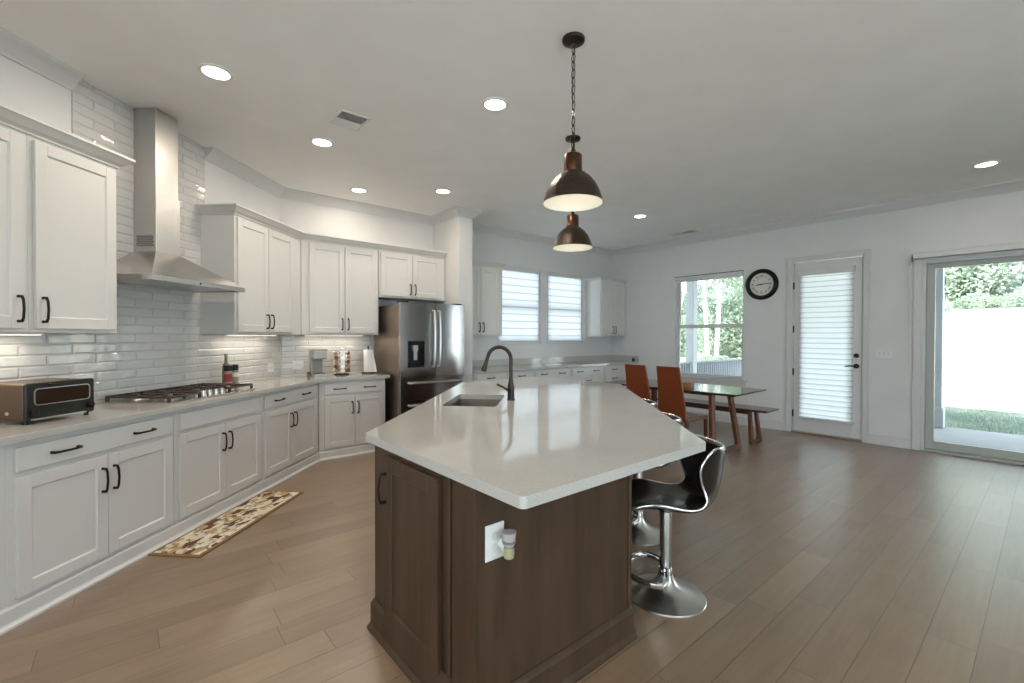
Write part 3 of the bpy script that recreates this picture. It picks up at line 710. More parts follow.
# ================================================================== TOASTER OVEN
t = thing('toaster_oven', 'bronze sided toaster oven with black front at the left counter end', 'toaster oven', (*st(2.335, 2.72), .914), PI / 4)
w = .178
def rrect(x0, x1, z0, z1, r, n=5):
    P = []
    for cx0, cz0, a0 in ((x1 - r, z0 + r, -PI / 2), (x1 - r, z1 - r, 0), (x0 + r, z1 - r, PI / 2), (x0 + r, z0 + r, PI)):
        for k in range(n + 1): q = a0 + PI / 2 * k / n; P.append((cx0 + r * math.cos(q), cz0 + r * math.sin(q)))
    return P
M['toast'] = metal('copper_brown_metal', (.17, .12, .085), .35, (1, 1, 30), .05)
obj('body', MB().prism_y(rrect(-w, w, .022, .215, .012), .02, .30), 'toast', t, bevel=.002, smooth=True)
M['tfront'] = mat('dark_green_black_enamel', (.016, .016, .013), .35, 0, Specular_IOR_Level=.3)
obj('front_panel', MB().prism_y(rrect(-w - .002, w + .002, .020, .218, .014), 0, .02), 'tfront', t, bevel=.003, smooth=True)
bez = MB(); R = rrect(-w + .035, w - .028, .098, .188, .02)
Ri = rrect(-w + .039, w - .032, .102, .184, .017)
bez.loft([[(x, -.006, z) for x, z in R], [(x, -.006, z) for x, z in Ri], [(x, 0, z) for x, z in Ri], [(x, 0, z) for x, z in R]], closed=True)
obj('window_bezel', bez, 'satin', t)
obj('door_window', MB().prism_y(Ri, -.003, -.001), mat('smoked_glass', (.03, .017, .011), .1, 0, Specular_IOR_Level=.2), t)
rk = MB()
for k in range(10): rk.tube([(-w + .06 + k * .028, -.0035, .12), (-w + .07 + k * .026, -.0035, .128)], .0012, 5)
obj('handle', MB().tube([(-.07, 0, .204), (-.07, -.018, .204), (.06, -.018, .204), (.06, 0, .204)], .005, 8), 'black', t, smooth=True)
rk.bm.free()
for kx in (-w + .028, w - .03): obj('knob', disc_y(MB(), kx, .065, .017, -.022, 0, 20), 'black', t, bevel=.002, smooth=True)
obj('maker_mark', MB().box(-.022, .022, -.0012, 0, .069, .0735), 'chrome', t)
obj('crumb_tray', MB().box(-w + .02, w - .05, -.004, .02, .022, .030), 'chrome', t)
for fx_ in (-w + .02, w - .02):
    for fy_ in (.03, .27): obj('foot', MB().lathe([(.012, 0), (.012, .022)], fx_, fy_, 12), 'black', t)
obj('side_stud', MB().tube([(-w - .004, .11, .06), (-w, .11, .06)], .009, 12), 'satin', t)

# ================================================================== BOTTLES
def bottle(label, s_, n_, prof, m, capm, cap, band=None, cat='bottle'):
    t = thing('bottle', label, cat, (*st(s_, n_), .914), PI / 4, 'bottles behind the cooktop')
    obj('glass_body', MB().lathe(prof, 0, 0, 20), m, t, smooth=True)
    obj('cap', MB().lathe(cap, 0, 0, 20), capm, t, smooth=True)
    if band: obj('label_band', MB().lathe(band[:-1], 0, 0, 20, False), band[-1], t)
M['olive'] = mat('olive_glass', (.16, .15, .06), .15); M['redl'] = mat('red_label', (.22, .04, .04), .6); M['pinkl'] = mat('pink_liquid', (.45, .22, .2), .25)
M['greyj'] = mat('grey_jar', (.22, .20, .17), .2); M['cream'] = mat('cream_label', (.62, .55, .42), .7)
bottle('tall olive green bottle rising behind the red-labelled jar', 4.045, 3.03, [(.03, 0), (.032, .01), (.032, .17), (.026, .20), (.013, .22), (.012, .27)], 'olive', 'greyj', [(.0135, .27), (.0135, .30), (.012, .302)])
bottle('red-labelled jar with black lid behind the cooktop', 3.97, 2.955, [(.034, 0), (.036, .01), (.036, .135), (.03, .148)], 'pinkl', 'black', [(.037, .148), (.037, .198), (.034, .20)], [(.0365, .05), (.0365, .12), 'redl'])
bottle('grey jar with black lid right of the red-labelled jar', 4.085, 2.975, [(.030, 0), (.033, .01), (.033, .135), (.029, .148)], 'greyj', 'black', [(.034, .148), (.034, .198), (.031, .20)], [(.0335, .085), (.0335, .125), 'cream'])

# ================================================================== COFFEE CORNER
t = thing('coffee_maker', 'slim silver coffee maker on the counter before the back tile wall', 'coffee maker', (1.735, 5.62, .914), 0)
M['silver'] = mat('silver_plastic', (.42, .40, .38), .35, .4)
obj('base', MB().prism(rrect(-.075, .085, -.11, .09, .02), 0, .03), 'silver', t, bevel=.003)
obj('water_tank', MB().box(-.07, .07, .0, .085, .03, .30), 'silver', t, bevel=.01, seg=2)
obj('column', MB().box(-.06, .05, -.005, .0, .03, .21), mat('dark_silver', (.25, .235, .23), .4, .3), t)
obj('brew_head', MB().box(-.075, .08, -.11, .0, .20, .30), 'silver', t, bevel=.012, seg=2)
obj('lid', MB().box(-.085, .085, -.11, .085, .30, .315), 'steel', t, bevel=.004)
obj('drip_tray', MB().box(-.05, .06, -.10, -.01, .03, .036), 'black', t)
t = thing('coffee_jar', 'tiny brown spice jar left of the silver coffee maker', 'jar', (1.635, 5.62, .914))
obj('glass_body', MB().lathe([(.018, 0), (.019, .004), (.019, .034)], 0, 0, 16), mat('brown_spice', (.18, .10, .05), .3), t, smooth=True)
obj('lid', MB().lathe([(.02, .034), (.02, .047), (.018, .049)], 0, 0, 16), 'orb', t, smooth=True)

t = thing('pod_carousel', 'chrome wire carousel filled with coffee pods', 'pod rack', (2.0, 5.56, .914))
obj('base', MB().lathe([(.085, 0), (.085, .014), (.07, .02)], 0, 0, 28), 'orb', t, smooth=True)
obj('centre_post', MB().lathe([(.006, .02), (.006, .30), (.012, .305), (.012, .318), (.004, .324)], 0, 0, 12), 'chrome', t, smooth=True)
wr = MB()
for k in range(7):
    q = 2 * PI * k / 7
    for d in (-.023, .023):
        x, y = .072 * math.cos(q) - d * math.sin(q), .072 * math.sin(q) + d * math.cos(q)
        wr.tube([(x, y, .02), (x, y, .285)], .0014, 5)
obj('wire_frame', wr, 'chrome', t)
tag_p = [mat('pod_foil_%s' % n_, c_, .3, .3) for n_, c_ in (('tan', (.55, .33, .16)), ('white', (.75, .73, .70)), ('brown', (.20, .11, .06)), ('cream', (.66, .55, .40)))]
pod0 = None
for lv_ in range(5):
    for k in range(7):
        q = 2 * PI * k / 7
        mb = MB(); mb.lathe([(.017, 0), (.023, .040), (.0245, .041), (.0245, .043)], 0, 0, 12)
        mb.bm.transform(Matrix.Translation((.062 * math.cos(q), .062 * math.sin(q), .055 + lv_ * .052)) @ Matrix.Rotation(q, 4, 'Z') @ Matrix.Rotation(PI / 2, 4, 'Y') @ Matrix.Translation((0, 0, -.01)))
        o = obj('coffee_pod', mb, tag_p[(k * 3 + lv_ * 2) % 4], None, t.location[:], 0, smooth=True)
        tag(o, 'small foil coffee pod held in the wire carousel', 'coffee pod', 'coffee pods in the carousel')

t = thing('paper_towel_holder', 'dark metal upright stand for the paper towel roll', 'paper towel holder', (2.34, 5.58, .914))
obj('base', MB().lathe([(.082, 0), (.082, .010), (.07, .016)], 0, 0, 28), 'orb', t, smooth=True)
obj('rod', MB().lathe([(.006, .016), (.006, .315), (.013, .32), (.015, .333), (.008, .345)], 0, 0, 14), 'orb', t, smooth=True)
mb = MB(); ro = [(.056, .019), (.058, .022), (.058, .296), (.056, .299)]
mb.loft([[(r * math.cos(2 * PI * k / 28), r * math.sin(2 * PI * k / 28), z) for k in range(28)] for r, z in ro + [(.018, .299), (.018, .019)]], closed=True)
t = thing('paper_towel_roll', 'white paper towel roll on the dark stand beside the refrigerator', 'paper towel', (2.34, 5.58, .914))
obj('roll', mb, 'paper', t, smooth=True)
sh = MB(); n = 8; pr = []
for z, ext in ((.019, .075), (.10, .062), (.2, .040), (.298, .012)):
    pr.append([(.058 * math.sin(.2 * k / n) + ext * k / n, -.0585 - .004 * math.sin(k), z) for k in range(n + 1)] + [(.058 * math.sin(.2 * k / n) + ext * k / n, -.0575 - .004 * math.sin(k), z) for k in range(n, -1, -1)])
obj('loose_sheet', sh.loft(pr), 'paper', t)

# ================================================================== REFRIGERATOR
t = thing('refrigerator', 'stainless french door refrigerator with ice dispenser and two drawers', 'refrigerator', (2.488, 4.985, 0), 0)
Wf = .908
obj('cabinet_shell', MB().box(0.002, Wf - .002, .062, .76, .02, 1.765), 'fside', t, bevel=.004)
def bulge(x): q = (x / Wf - .5) * 2; return -.028 * (1 - q * q)
def curved(x0, x1, z0, z1, hole=None, n=10, th=.055):
    """door panel with a gently bowed front, optional dispenser niche"""
    xs = [x0 + (x1 - x0) * k / n for k in range(n + 1)]
    mb = MB()
    def strip(xa, za0, za1):
        ring = [(x, bulge(x), za0) for x in xa] + [(x, th, za0) for x in reversed(xa)]
        mb.loft([ring, [(p[0], p[1], za1) for p in ring]])
    if hole is None: strip(xs, z0, z1)
    else:
        h0, h1, hz0, hz1 = hole
        strip(xs, z0, hz0); strip(xs, hz1, z1)
        L = sorted({x for x in xs if x < h0} | {h0}); Rr = sorted({x for x in xs if x > h1} | {h1})
        strip(L, hz0, hz1); strip(Rr, hz0, hz1)
    return mb
dsp = (.085, .305, 1.005, 1.325)
zd = .875
d1 = obj('fridge_door', curved(.003, Wf / 2 - .003, zd + .008, 1.79, dsp), 'steelfr', t, smooth=True)
d2 = obj('fridge_door', curved(Wf / 2 + .003, Wf - .003, zd + .008, 1.79), 'steelfr', t, smooth=True)
obj('dispenser_cavity', MB().box(dsp[0] + .001, dsp[1] - .001, .028, .05, dsp[2] + .001, dsp[3] - .001).box(dsp[0] + .001, dsp[0] + .008, -.02, .028, dsp[2] + .001, dsp[3] - .001).box(dsp[1] - .008, dsp[1] - .001, -.02, .028, dsp[2] + .001, dsp[3] - .001).box(dsp[0] + .008, dsp[1] - .008, -.02, .028, dsp[2] + .001, dsp[2] + .03), 'blackgl', d1)
obj('control_panel', MB().box(dsp[0] + .008, dsp[1] - .008, -.02, .028, dsp[3] - .05, dsp[3] - .002), 'black', d1)
obj('dispenser_chute', MB().box(.165, .225, -.012, .028, dsp[3] - .12, dsp[3] - .05).box(.172, .218, -.004, .006, dsp[2] + .09, dsp[3] - .12), 'satin', d1, bevel=.003)
dz = [(.612, zd), (.05, .604)]
for i, (a0, b0) in enumerate(dz):
    d = obj('freezer_drawer', curved(.003, Wf - .003, a0, b0), 'steelfr', t, smooth=True)
    hz = b0 - .055 if i == 0 else b0 - .055
    P = [(x, bulge(x) - .045 - (0 if 0 < k < 8 else -.0), hz) for k, x in enumerate([.10 + .695 * j / 8 for j in range(9)])]
    P = [(.10, bulge(.1), hz)] + P + [(.795, bulge(.795), hz)]
    obj('handle', MB().tube(P, .012, 10), 'satin', d, smooth=True)
for dd, hx in ((d1, Wf / 2 - .038), (d2, Wf / 2 + .038)):
    P = [(hx, bulge(hx), 1.70), (hx, bulge(hx) - .045, 1.695)] + [(hx, bulge(hx) - .048 - .014 * math.sin(PI * k / 8), 1.69 - .66 * k / 8) for k in range(9)] + [(hx, bulge(hx) - .045, 1.015), (hx, bulge(hx), 1.01)]
    obj('handle', MB().tube(P, .012, 10), 'satin', dd, smooth=True)
obj('hinge_cover', MB().box(.02, .12, .03, .14, 1.792, 1.81), 'black', t, bevel=.004); obj('hinge_cover', MB().box(Wf - .12, Wf - .02, .03, .14, 1.792, 1.81), 'black', t, bevel=.004)
obj('toe_grille', MB().box(.02, Wf - .02, .08, .10, 0, .045), 'black', t)

# ================================================================== ISLAND
t = thing('kitchen_island', 'dark stained wood kitchen island base with corner angled to the room', 'island')
B0 = [(.90, 1.25), (1.77, 1.25)]
nR = (1.25 - 1.77) * S2; nL = (2.07 - .90) * S2; sB = (.90 + 1.25) * S2
sA, sCc = (.90 + 2.07) * S2, (1.77 + 1.25) * S2
SM = 6.80
base_poly = [(.90, 2.07), (.90, 1.25), (1.77, 1.25), st(SM - sCc, nR), (st(SM - sB, (1.25 - .9) * S2)), st(SM - sA, nL)]
# body shell; the sink well is left open at the top between the panels
shell = MB(); 
obj('body', MB().prism([(x, y) for x, y in base_poly], .0, .66), 'islewood', t)
def wall_ring(poly, th, z0, z1):
    mb = MB(); mb.sweep(poly, [(0, z0), (th, z0), (th, z1), (0, z1)], True); return mb
obj('upper_panel', wall_ring(base_poly, .02, .66, .875), 'islewood', t)
IB = [(-.0, 0), (-.034, 0), (-.034, .012), (-.022, .024), (-.019, .03), (-.019, .118), (-.012, .130), (-.004, .138), (0, .138)]
obj('base_molding', MB().sweep(base_poly, IB, True), 'islewood', t)
# left face door (faces -X): x = .90, y from 1.44 to 1.89
dm = MB()
def shx(y0, y1, z0, z1, rail=.062, dep=.009, th=.022):
    mb = shaker(y0, y1, z0, z1, 0, rail, th, dep)
    mb.bm.transform(Matrix(((0, 1, 0, .8775), (-1, 0, 0, 0), (0, 0, 1, 0), (0, 0, 0, 1)))); return mb
# shaker x runs to -y after the transform
d = obj('door', shx(-1.925, -1.465, .115, .852), 'islewood', t, bevel=.0015)
hb = pull(MB(), 0, 0, .125, 0, True, .0048); hb.bm.transform(Matrix(((0, 1, 0, .8775), (-1, 0, 0, 1.905), (0, 0, 1, .712), (0, 0, 0, 1))))
obj('handle', hb, 'bronze', d, smooth=True)
obj('corner_post', MB().box(.888, .90, 1.397, 1.414, .138, .874).box(.892, .90, 1.25, 1.387, .138, .874).box(.886, .892, 1.243, 1.262, .138, .874).box(.892, .912, 1.243, 1.25, .138, .874), 'islewood', t, bevel=.0015)
obj('end_stile', MB().box(1.752, 1.777, 1.243, 1.25, .138, .874).box(1.770, 1.777, 1.25, 1.262, .138, .874), 'islewood', t, bevel=.0015)
ISL = [(.886, 2.15), (.886, .998), (1.985, .998)]
nCt, nAt = (.998 - 1.985) * S2, (2.15 - .886) * S2
top = [ISL[0], ISL[1], ISL[2], st(4.63, nCt), st(4.63 + .76, .10), st(4.65, nAt)]
# F: corner between the two far edges, parallel to the near ones
D_, E_ = Vector(top[3]), Vector(top[5])
top[4] = (D_.x, E_.y)
def round_poly(P, r, n=5, idx=None):
    out = []
    for i in range(len(P)):
        p, a_, c_ = Vector(P[i]), Vector(P[i - 1]), Vector(P[(i + 1) % len(P)])
        u, v = (a_ - p).normalized(), (c_ - p).normalized(); ang = u.angle(v); d_ = r / math.tan(ang / 2)
        p0, p1 = p + u * d_, p + v * d_; cen = p + (u + v).normalized() * (r / math.sin(ang / 2))
        a0 = math.atan2(p0.y - cen.y, p0.x - cen.x); a1 = math.atan2(p1.y - cen.y, p1.x - cen.x); da_ = (a1 - a0 + PI) % (2 * PI) - PI
        out += [(cen.x + r * math.cos(a0 + da_ * k / n), cen.y + r * math.sin(a0 + da_ * k / n)) for k in range(n + 1)]
    return out
SK = (3.04, 3.67, .36, .735)
hole = round_poly([st(SK[0], SK[2]), st(SK[1], SK[2]), st(SK[1], SK[3]), st(SK[0], SK[3])], .035)
o = obj('island_countertop', poly_slab(round_poly(top, .02), .876, .914, hole), 'quartz', bevel=.004, seg=2)
tag(o, 'large glossy quartz top on the dark wood island', 'countertop')
t = thing('kitchen_sink', 'undermount stainless sink set in the island top', 'sink', (*st((SK[0] + SK[1]) / 2, (SK[2] + SK[3]) / 2), 0), PI / 4)
a_, b_ = (SK[1] - SK[0]) / 2, (SK[3] - SK[2]) / 2
def rr(a, b, r, z): return [(x, y, z) for x, y in round_poly([(-a, -b), (a, -b), (a, b), (-a, b)], r)]
obj('basin', MB().loft([rr(a_ + .02, b_ + .02, .05, .8755), rr(a_ + .004, b_ + .004, .038, .8755), rr(a_ - .004, b_ - .004, .04, .70), rr(a_ - .03, b_ - .03, .03, .685), rr(.04, .04, .035, .681), rr(.012, .012, .010, .681)], cap=False), mat('sink_steel', (.20, .165, .13), .35, .9), t, smooth=True)
obj('drain', MB().lathe([(.042, .682), (.042, .685), (.03, .686)], 0, 0, 20), 'chrome', t)
# faucet
t = thing('kitchen_faucet', 'bronze gooseneck pull-down faucet beside the island sink', 'faucet', (2.179, 2.588, .914), PI / 4)
obj('base', MB().lathe([(.031, 0), (.031, .006), (.026, .010), (.0245, .075), (.026, .085), (.024, .11), (.017, .14), (.013, .19)], 0, 0, 20), 'orb', t, smooth=True)
P = [(0, 0, .17), (0, 0, .24), (0, 0, .30)] + [(0, .088 - .088 * math.cos(q), .30 + .092 * math.sin(q)) for q in [PI * k / 12 for k in range(1, 11)]] + [(0, .180, .30), (0, .186, .278)]
obj('gooseneck', MB().tube(P, [.0142] * (len(P) - 2) + [.0135, .013], 12), 'orb', t, smooth=True)
obj('spray_head', MB().tube([(0, .184, .285), (0, .190, .262), (0, .202, .225), (0, .206, .212)], [.0135, .016, .022, .020], 14), 'orb', t, smooth=True)
lv = MB().tube([(0, .018, .072), (0, .036, .082)], [.012, .011], 10); lv.tube([(0, .034, .08), (0, .065, .098), (0, .105, .116)], [.008, .0075, .009], 8)
obj('lever', lv, 'orb', t, smooth=True)

# island outlet with plug-in freshener
t = plate('wall_outlet', 'white outlet plate on the dark end of the island', 'outlet', (.977, 1.25, .672), 0, .082, .125, 'o')
t = thing('air_freshener', 'clear and white plug-in air freshener on the island outlet', 'air freshener', (1.003, 1.242, .672), 0)
obj('plug_body', MB().tube([(0, 0, -.01), (0, -.03, -.01)], [.016, .022], 16), 'white', t, smooth=True)
M['pale_plastic'] = mat('milky_plastic', (.62, .56, .56), .15, 0, Transmission_Weight=.35)
obj('diffuser_cup', MB().lathe([(.014, -.010), (.021, .0), (.024, .030), (.026, .042), (.018, .044)], 0, -.042, 20), 'pale_plastic', t, smooth=True)
obj('oil_bottle', MB().lathe([(.010, -.052), (.018, -.046), (.020, -.03), (.018, -.010)], 0, -.042, 20), mat('yellow_oil', (.55, .52, .30), .1, 0, Transmission_Weight=.4), t, smooth=True)
obj('collar', MB().lathe([(.0205, .004), (.0235, .006), (.0235, .012), (.0225, .014)], 0, -.042, 20), mat('grey_ring', (.12, .12, .13), .4), t, smooth=True)

# ================================================================== BAR STOOLS
def make_stool(label, s_, n_):
    t = thing('bar_stool', label, 'bar stool', (*st(s_, n_), 0), PI / 4, 'black leather stools along the island')
    # local x = along the counter, local +y = towards the island, back at -y
    obj('base', MB().lathe([(.205, 0), (.206, .004), (.203, .008), (.15, .022), (.10, .042), (.06, .068), (.040, .10), (.036, .118)], 0, 0, 44), 'satin', t, smooth=True)
    obj('column', MB().lathe([(.030, .118), (.030, .30), (.031, .31), (.031, .455)], 0, 0, 20), 'satin', t, smooth=True)
    obj('collar', MB().lathe([(.036, .118), (.034, .15), (.030, .155)], 0, 0, 20), 'chrome', t, smooth=True)
    fr_ = MB(); R = [(-.035, .0, .15), (-.12, .02, .14)] + [(.0 - .17 * math.cos(q), .06 + .15 * math.sin(q), .135) for q in [PI * k / 10 for k in range(0, 11)]] + [(.12, .02, .14), (.035, .0, .15)]
    obj('footrest', fr_.tube(R, .011, 8, flat=1.6), 'chrome', t, smooth=True)
    C = [(.238, .498, .178, .014), (.205, .512, .198, .028), (.11, .516, .208, .056), (.01, .512, .208, .038), (-.073, .508, .205, .026), (-.14, .510, .195, .036), (-.19, .526, .178, .065), (-.225, .566, .165, .095), (-.240, .615, .168, .115), (-.252, .680, .185, .145), (-.258, .740, .192, .145), (-.264, .790, .188, .115), (-.268, .820, .165, .080)]
    nU = 12; top_, edge = [], []
    bm_ = MB(); grid = []
    for i, (y, z, hw, curl) in enumerate(C):
        a0 = C[max(0, i - 1)]; b0 = C[min(len(C) - 1, i + 1)]; tg = Vector((0, b0[0] - a0[0], b0[1] - a0[1])).normalized(); nr = Vector((0, tg.z, -tg.y))
        if nr.z < 0 and i < 7: nr = -nr
        if i >= 7 and nr.y < 0: nr = -nr
        row = []
        for k in range(nU + 1):
            u = -1 + 2 * k / nU
            p = Vector((hw * u, y, z)) + nr * (curl * abs(u) ** 2.2)
            row.append(p)
        grid.append((row, nr))
    th = .032
    rings = []
    V = [[bm_.bm.verts.new(p) for p in row] for row, _ in grid]
    V2 = [[bm_.bm.verts.new(p - nr * th * (1 - .55 * abs(-1 + 2 * k / nU) ** 4)) for k, p in enumerate(row)] for row, nr in grid]
    m_ = len(V)
    for i in range(m_ - 1):
        for k in range(nU):
            bm_.bm.faces.new((V[i][k], V[i][k + 1], V[i + 1][k + 1], V[i + 1][k])); bm_.bm.faces.new((V2[i][k], V2[i + 1][k], V2[i + 1][k + 1], V2[i][k + 1]))
        bm_.bm.faces.new((V[i][0], V[i + 1][0], V2[i + 1][0], V2[i][0])); bm_.bm.faces.new((V[i][nU], V2[i][nU], V2[i + 1][nU], V[i + 1][nU]))
    for k in range(nU):
        bm_.bm.faces.new((V[0][k], V2[0][k], V2[0][k + 1], V[0][k + 1])); bm_.bm.faces.new((V[-1][k], V[-1][k + 1], V2[-1][k + 1], V2[-1][k]))
    E_ = [tuple((v.co + w.co) / 2) for v, w in ([(V[i][0], V2[i][0]) for i in range(m_)] + [(V[-1][k], V2[-1][k]) for k in range(1, nU)] + [(V[i][nU], V2[i][nU]) for i in range(m_ - 1, -1, -1)] + [(V[0][k], V2[0][k]) for k in range(nU - 1, 0, -1)])]
    o = obj('seat_shell', bm_, 'leather', t, smooth='full'); sb = o.modifiers.new('smooth', 'SUBSURF'); sb.levels = 2; sb.render_levels = 2
    o = obj('chrome_trim', MB().tube(E_, .0065, 8, closed=True), 'chrome', t, smooth=True); sb = o.modifiers.new('smooth', 'SUBSURF'); sb.levels = 1; sb.render_levels = 1
    obj('seat_mount', MB().lathe([(.035, .455), (.075, .478), (.075, .487)], 0, 0, 20), 'black', t, smooth=True)
    return t
s0 = make_stool('nearest black bar stool, at the island corner, fully in view', 2.50, -.62)
dup(s0, 'second black bar stool, mostly hidden behind the nearest stool', (*st(3.28, -.62), 0))
dup(s0, 'farthest black bar stool, its chrome trim just showing past the island edge', (*st(4.02, -.62), 0))

# ================================================================== DINING SET
t = thing('dining_table', 'dark walnut dining table with angled red-brown loop legs', 'dining table', (5.525, 3.13, 0))
obj('table_top', MB().loft([[(-.40, -.87, .722), (.40, -.87, .722), (.40, .88, .722), (-.40, .88, .722)], [(-.425, -.895, .738), (.425, -.895, .738), (.425, .905, .738), (-.425, .905, .738)], [(-.425, -.895, .75), (.425, -.895, .75), (.425, .905, .75), (-.425, .905, .75)]]), 'tabletop', t, bevel=.003)
def loop_leg(xt, xb, yt, yb, zt, w_t, w_b, th, bar):
    """splayed U frame: two tapering uprights joined by a foot bar, outline in x,z then sheared in y"""
    out = [(-xt, zt), (-xb, 0), (xb, 0), (xt, zt), (xt - w_t, zt), (xb - w_b - bar * (xb - xt) / zt - .03, bar + .03), (xb - w_b - .05, bar), (-xb + w_b + .05, bar), (-xb + w_b + bar * (xb - xt) / zt + .03, bar + .03), (-xt + w_t, zt)]
    mb = MB(); mb.loft([[(x, yb + (yt - yb) * z / zt + dy, z) for x, z in out] for dy in (-th / 2, th / 2)])
    return mb
for sg in (-1, 1): obj('leg', loop_leg(.27, .38, sg * .53, sg * .60, .722, .085, .06, .045, .045), 'tablewood', t, bevel=.004)
obj('apron', MB().box(-.20, -.16, -.50, .50, .68, .722).box(.16, .20, -.50, .50, .68, .722), 'tablewood', t, bevel=.003)
t = thing('dining_bench', 'dark walnut bench with loop legs between the table and window wall', 'bench', (6.30, 3.10, 0))
obj('bench_top', MB().loft([[(-.17, -.79, .425), (.17, -.79, .425), (.17, .79, .425), (-.17, .79, .425)], [(-.19, -.815, .44), (.19, -.815, .44), (.19, .815, .44), (-.19, .815, .44)], [(-.19, -.815, .455), (.19, -.815, .455), (.19, .815, .455), (-.19, .815, .455)]]), 'tabletop', t, bevel=.003)
obj('rail', MB().box(-.14, -.115, -.55, .55, .38, .425).box(.115, .14, -.55, .55, .38, .425), 'tabletop', t, bevel=.003)
for sg in (-1, 1): obj('leg', loop_leg(.12, .165, sg * .56, sg * .60, .425, .055, .04, .04, .04), 'tablewood', t, bevel=.004)

M['seatleather'] = mat('rust_leather', (.15, .065, .038), .4)
def make_chair(label, x, y):
    t = thing('dining_chair', label, 'dining chair', (x, y, 0), 0, 'quilted orange dining chairs at the near table side')
    # local +x faces the table
    n = 7; rings = []
    for k in range(n + 1):
        q = k / n; z = .415 + (1.045 - .415) * q; hw = .185 - .045 * q ** .8; xx = -.02 - .10 * q ** 1.6
        rings.append([(xx, -hw, z), (xx, hw, z), (xx + .035, hw, z), (xx + .035, -hw, z)])
    obj('backrest', MB().loft(rings), 'quilt', t, bevel=.006, seg=2)
    obj('seat', MB().prism([(-.02, -.20), (.43, -.215), (.43, .215), (-.02, .20)], .415, .465), 'seatleather', t, bevel=.014, seg=3)
    for sy in (-1, 1):
        obj('leg', MB().loft([[(.385, sy * .195 - .018, .42), (.42, sy * .195 - .018, .42), (.42, sy * .195 + .018, .42), (.385, sy * .195 + .018, .42)], [(.395, sy * .195 - .013, 0), (.42, sy * .195 - .013, 0), (.42, sy * .195 + .013, 0), (.395, sy * .195 + .013, 0)]]), 'tablewood', t, bevel=.002)
        obj('leg', MB().loft([[(-.01, sy * .175 - .018, .42), (.03, sy * .175 - .018, .42), (.03, sy * .175 + .018, .42), (-.01, sy * .175 + .018, .42)], [(-.05, sy * .175 - .013, 0), (-.02, sy * .175 - .013, 0), (-.02, sy * .175 + .013, 0), (-.05, sy * .175 + .013, 0)]]), 'tablewood', t, bevel=.002)
    return t
c0 = make_chair('orange quilted dining chair nearer the patio door end of the table', 4.83, 2.835)
dup(c0, 'orange quilted dining chair nearer the far window wall', (4.83, 3.275, 0))

t = thing('table_caddy', 'small wooden caddy on the dining table behind the chairs', 'caddy', (5.46, 2.99, .75), .3)
obj('box', MB().box(-.10, .10, -.055, -.045, 0, .06).box(-.10, .10, .045, .055, 0, .06).box(-.10, -.09, -.045, .045, 0, .06).box(.09, .10, -.045, .045, 0, .06).box(-.09, .09, -.045, .045, 0, .01).box(-.005, .005, -.045, .045, .01, .06), wood('amber_wood', (.20, .09, .03), (.36, .19, .08), .4), t)
obj('packet', MB().box(-.08, -.02, -.035, .035, .012, .075), mat('tan_packet', (.42, .34, .25), .5), t); obj('packet', MB().box(.02, .08, -.035, .035, .012, .068), mat('tan_packet', (.42, .34, .25), .5), t)

# ================================================================== RUG
t = thing('kitchen_rug', 'brown and cream patchwork runner rug before the cooktop cabinets', 'rug', (*st(3.26, 2.35), .0), PI / 4)
obj('rug_field', MB().box(-.575, .575, -.155, .155, .0005, .009), 'rug', t)
obj('binding', MB().box(-.60, .60, -.18, -.155, .0005, .008).box(-.60, .60, .155, .17, .0005, .008).box(-.60, -.575, -.155, .155, .0005, .008).box(.575, .60, -.155, .155, .0005, .008), 'rugedge', t)

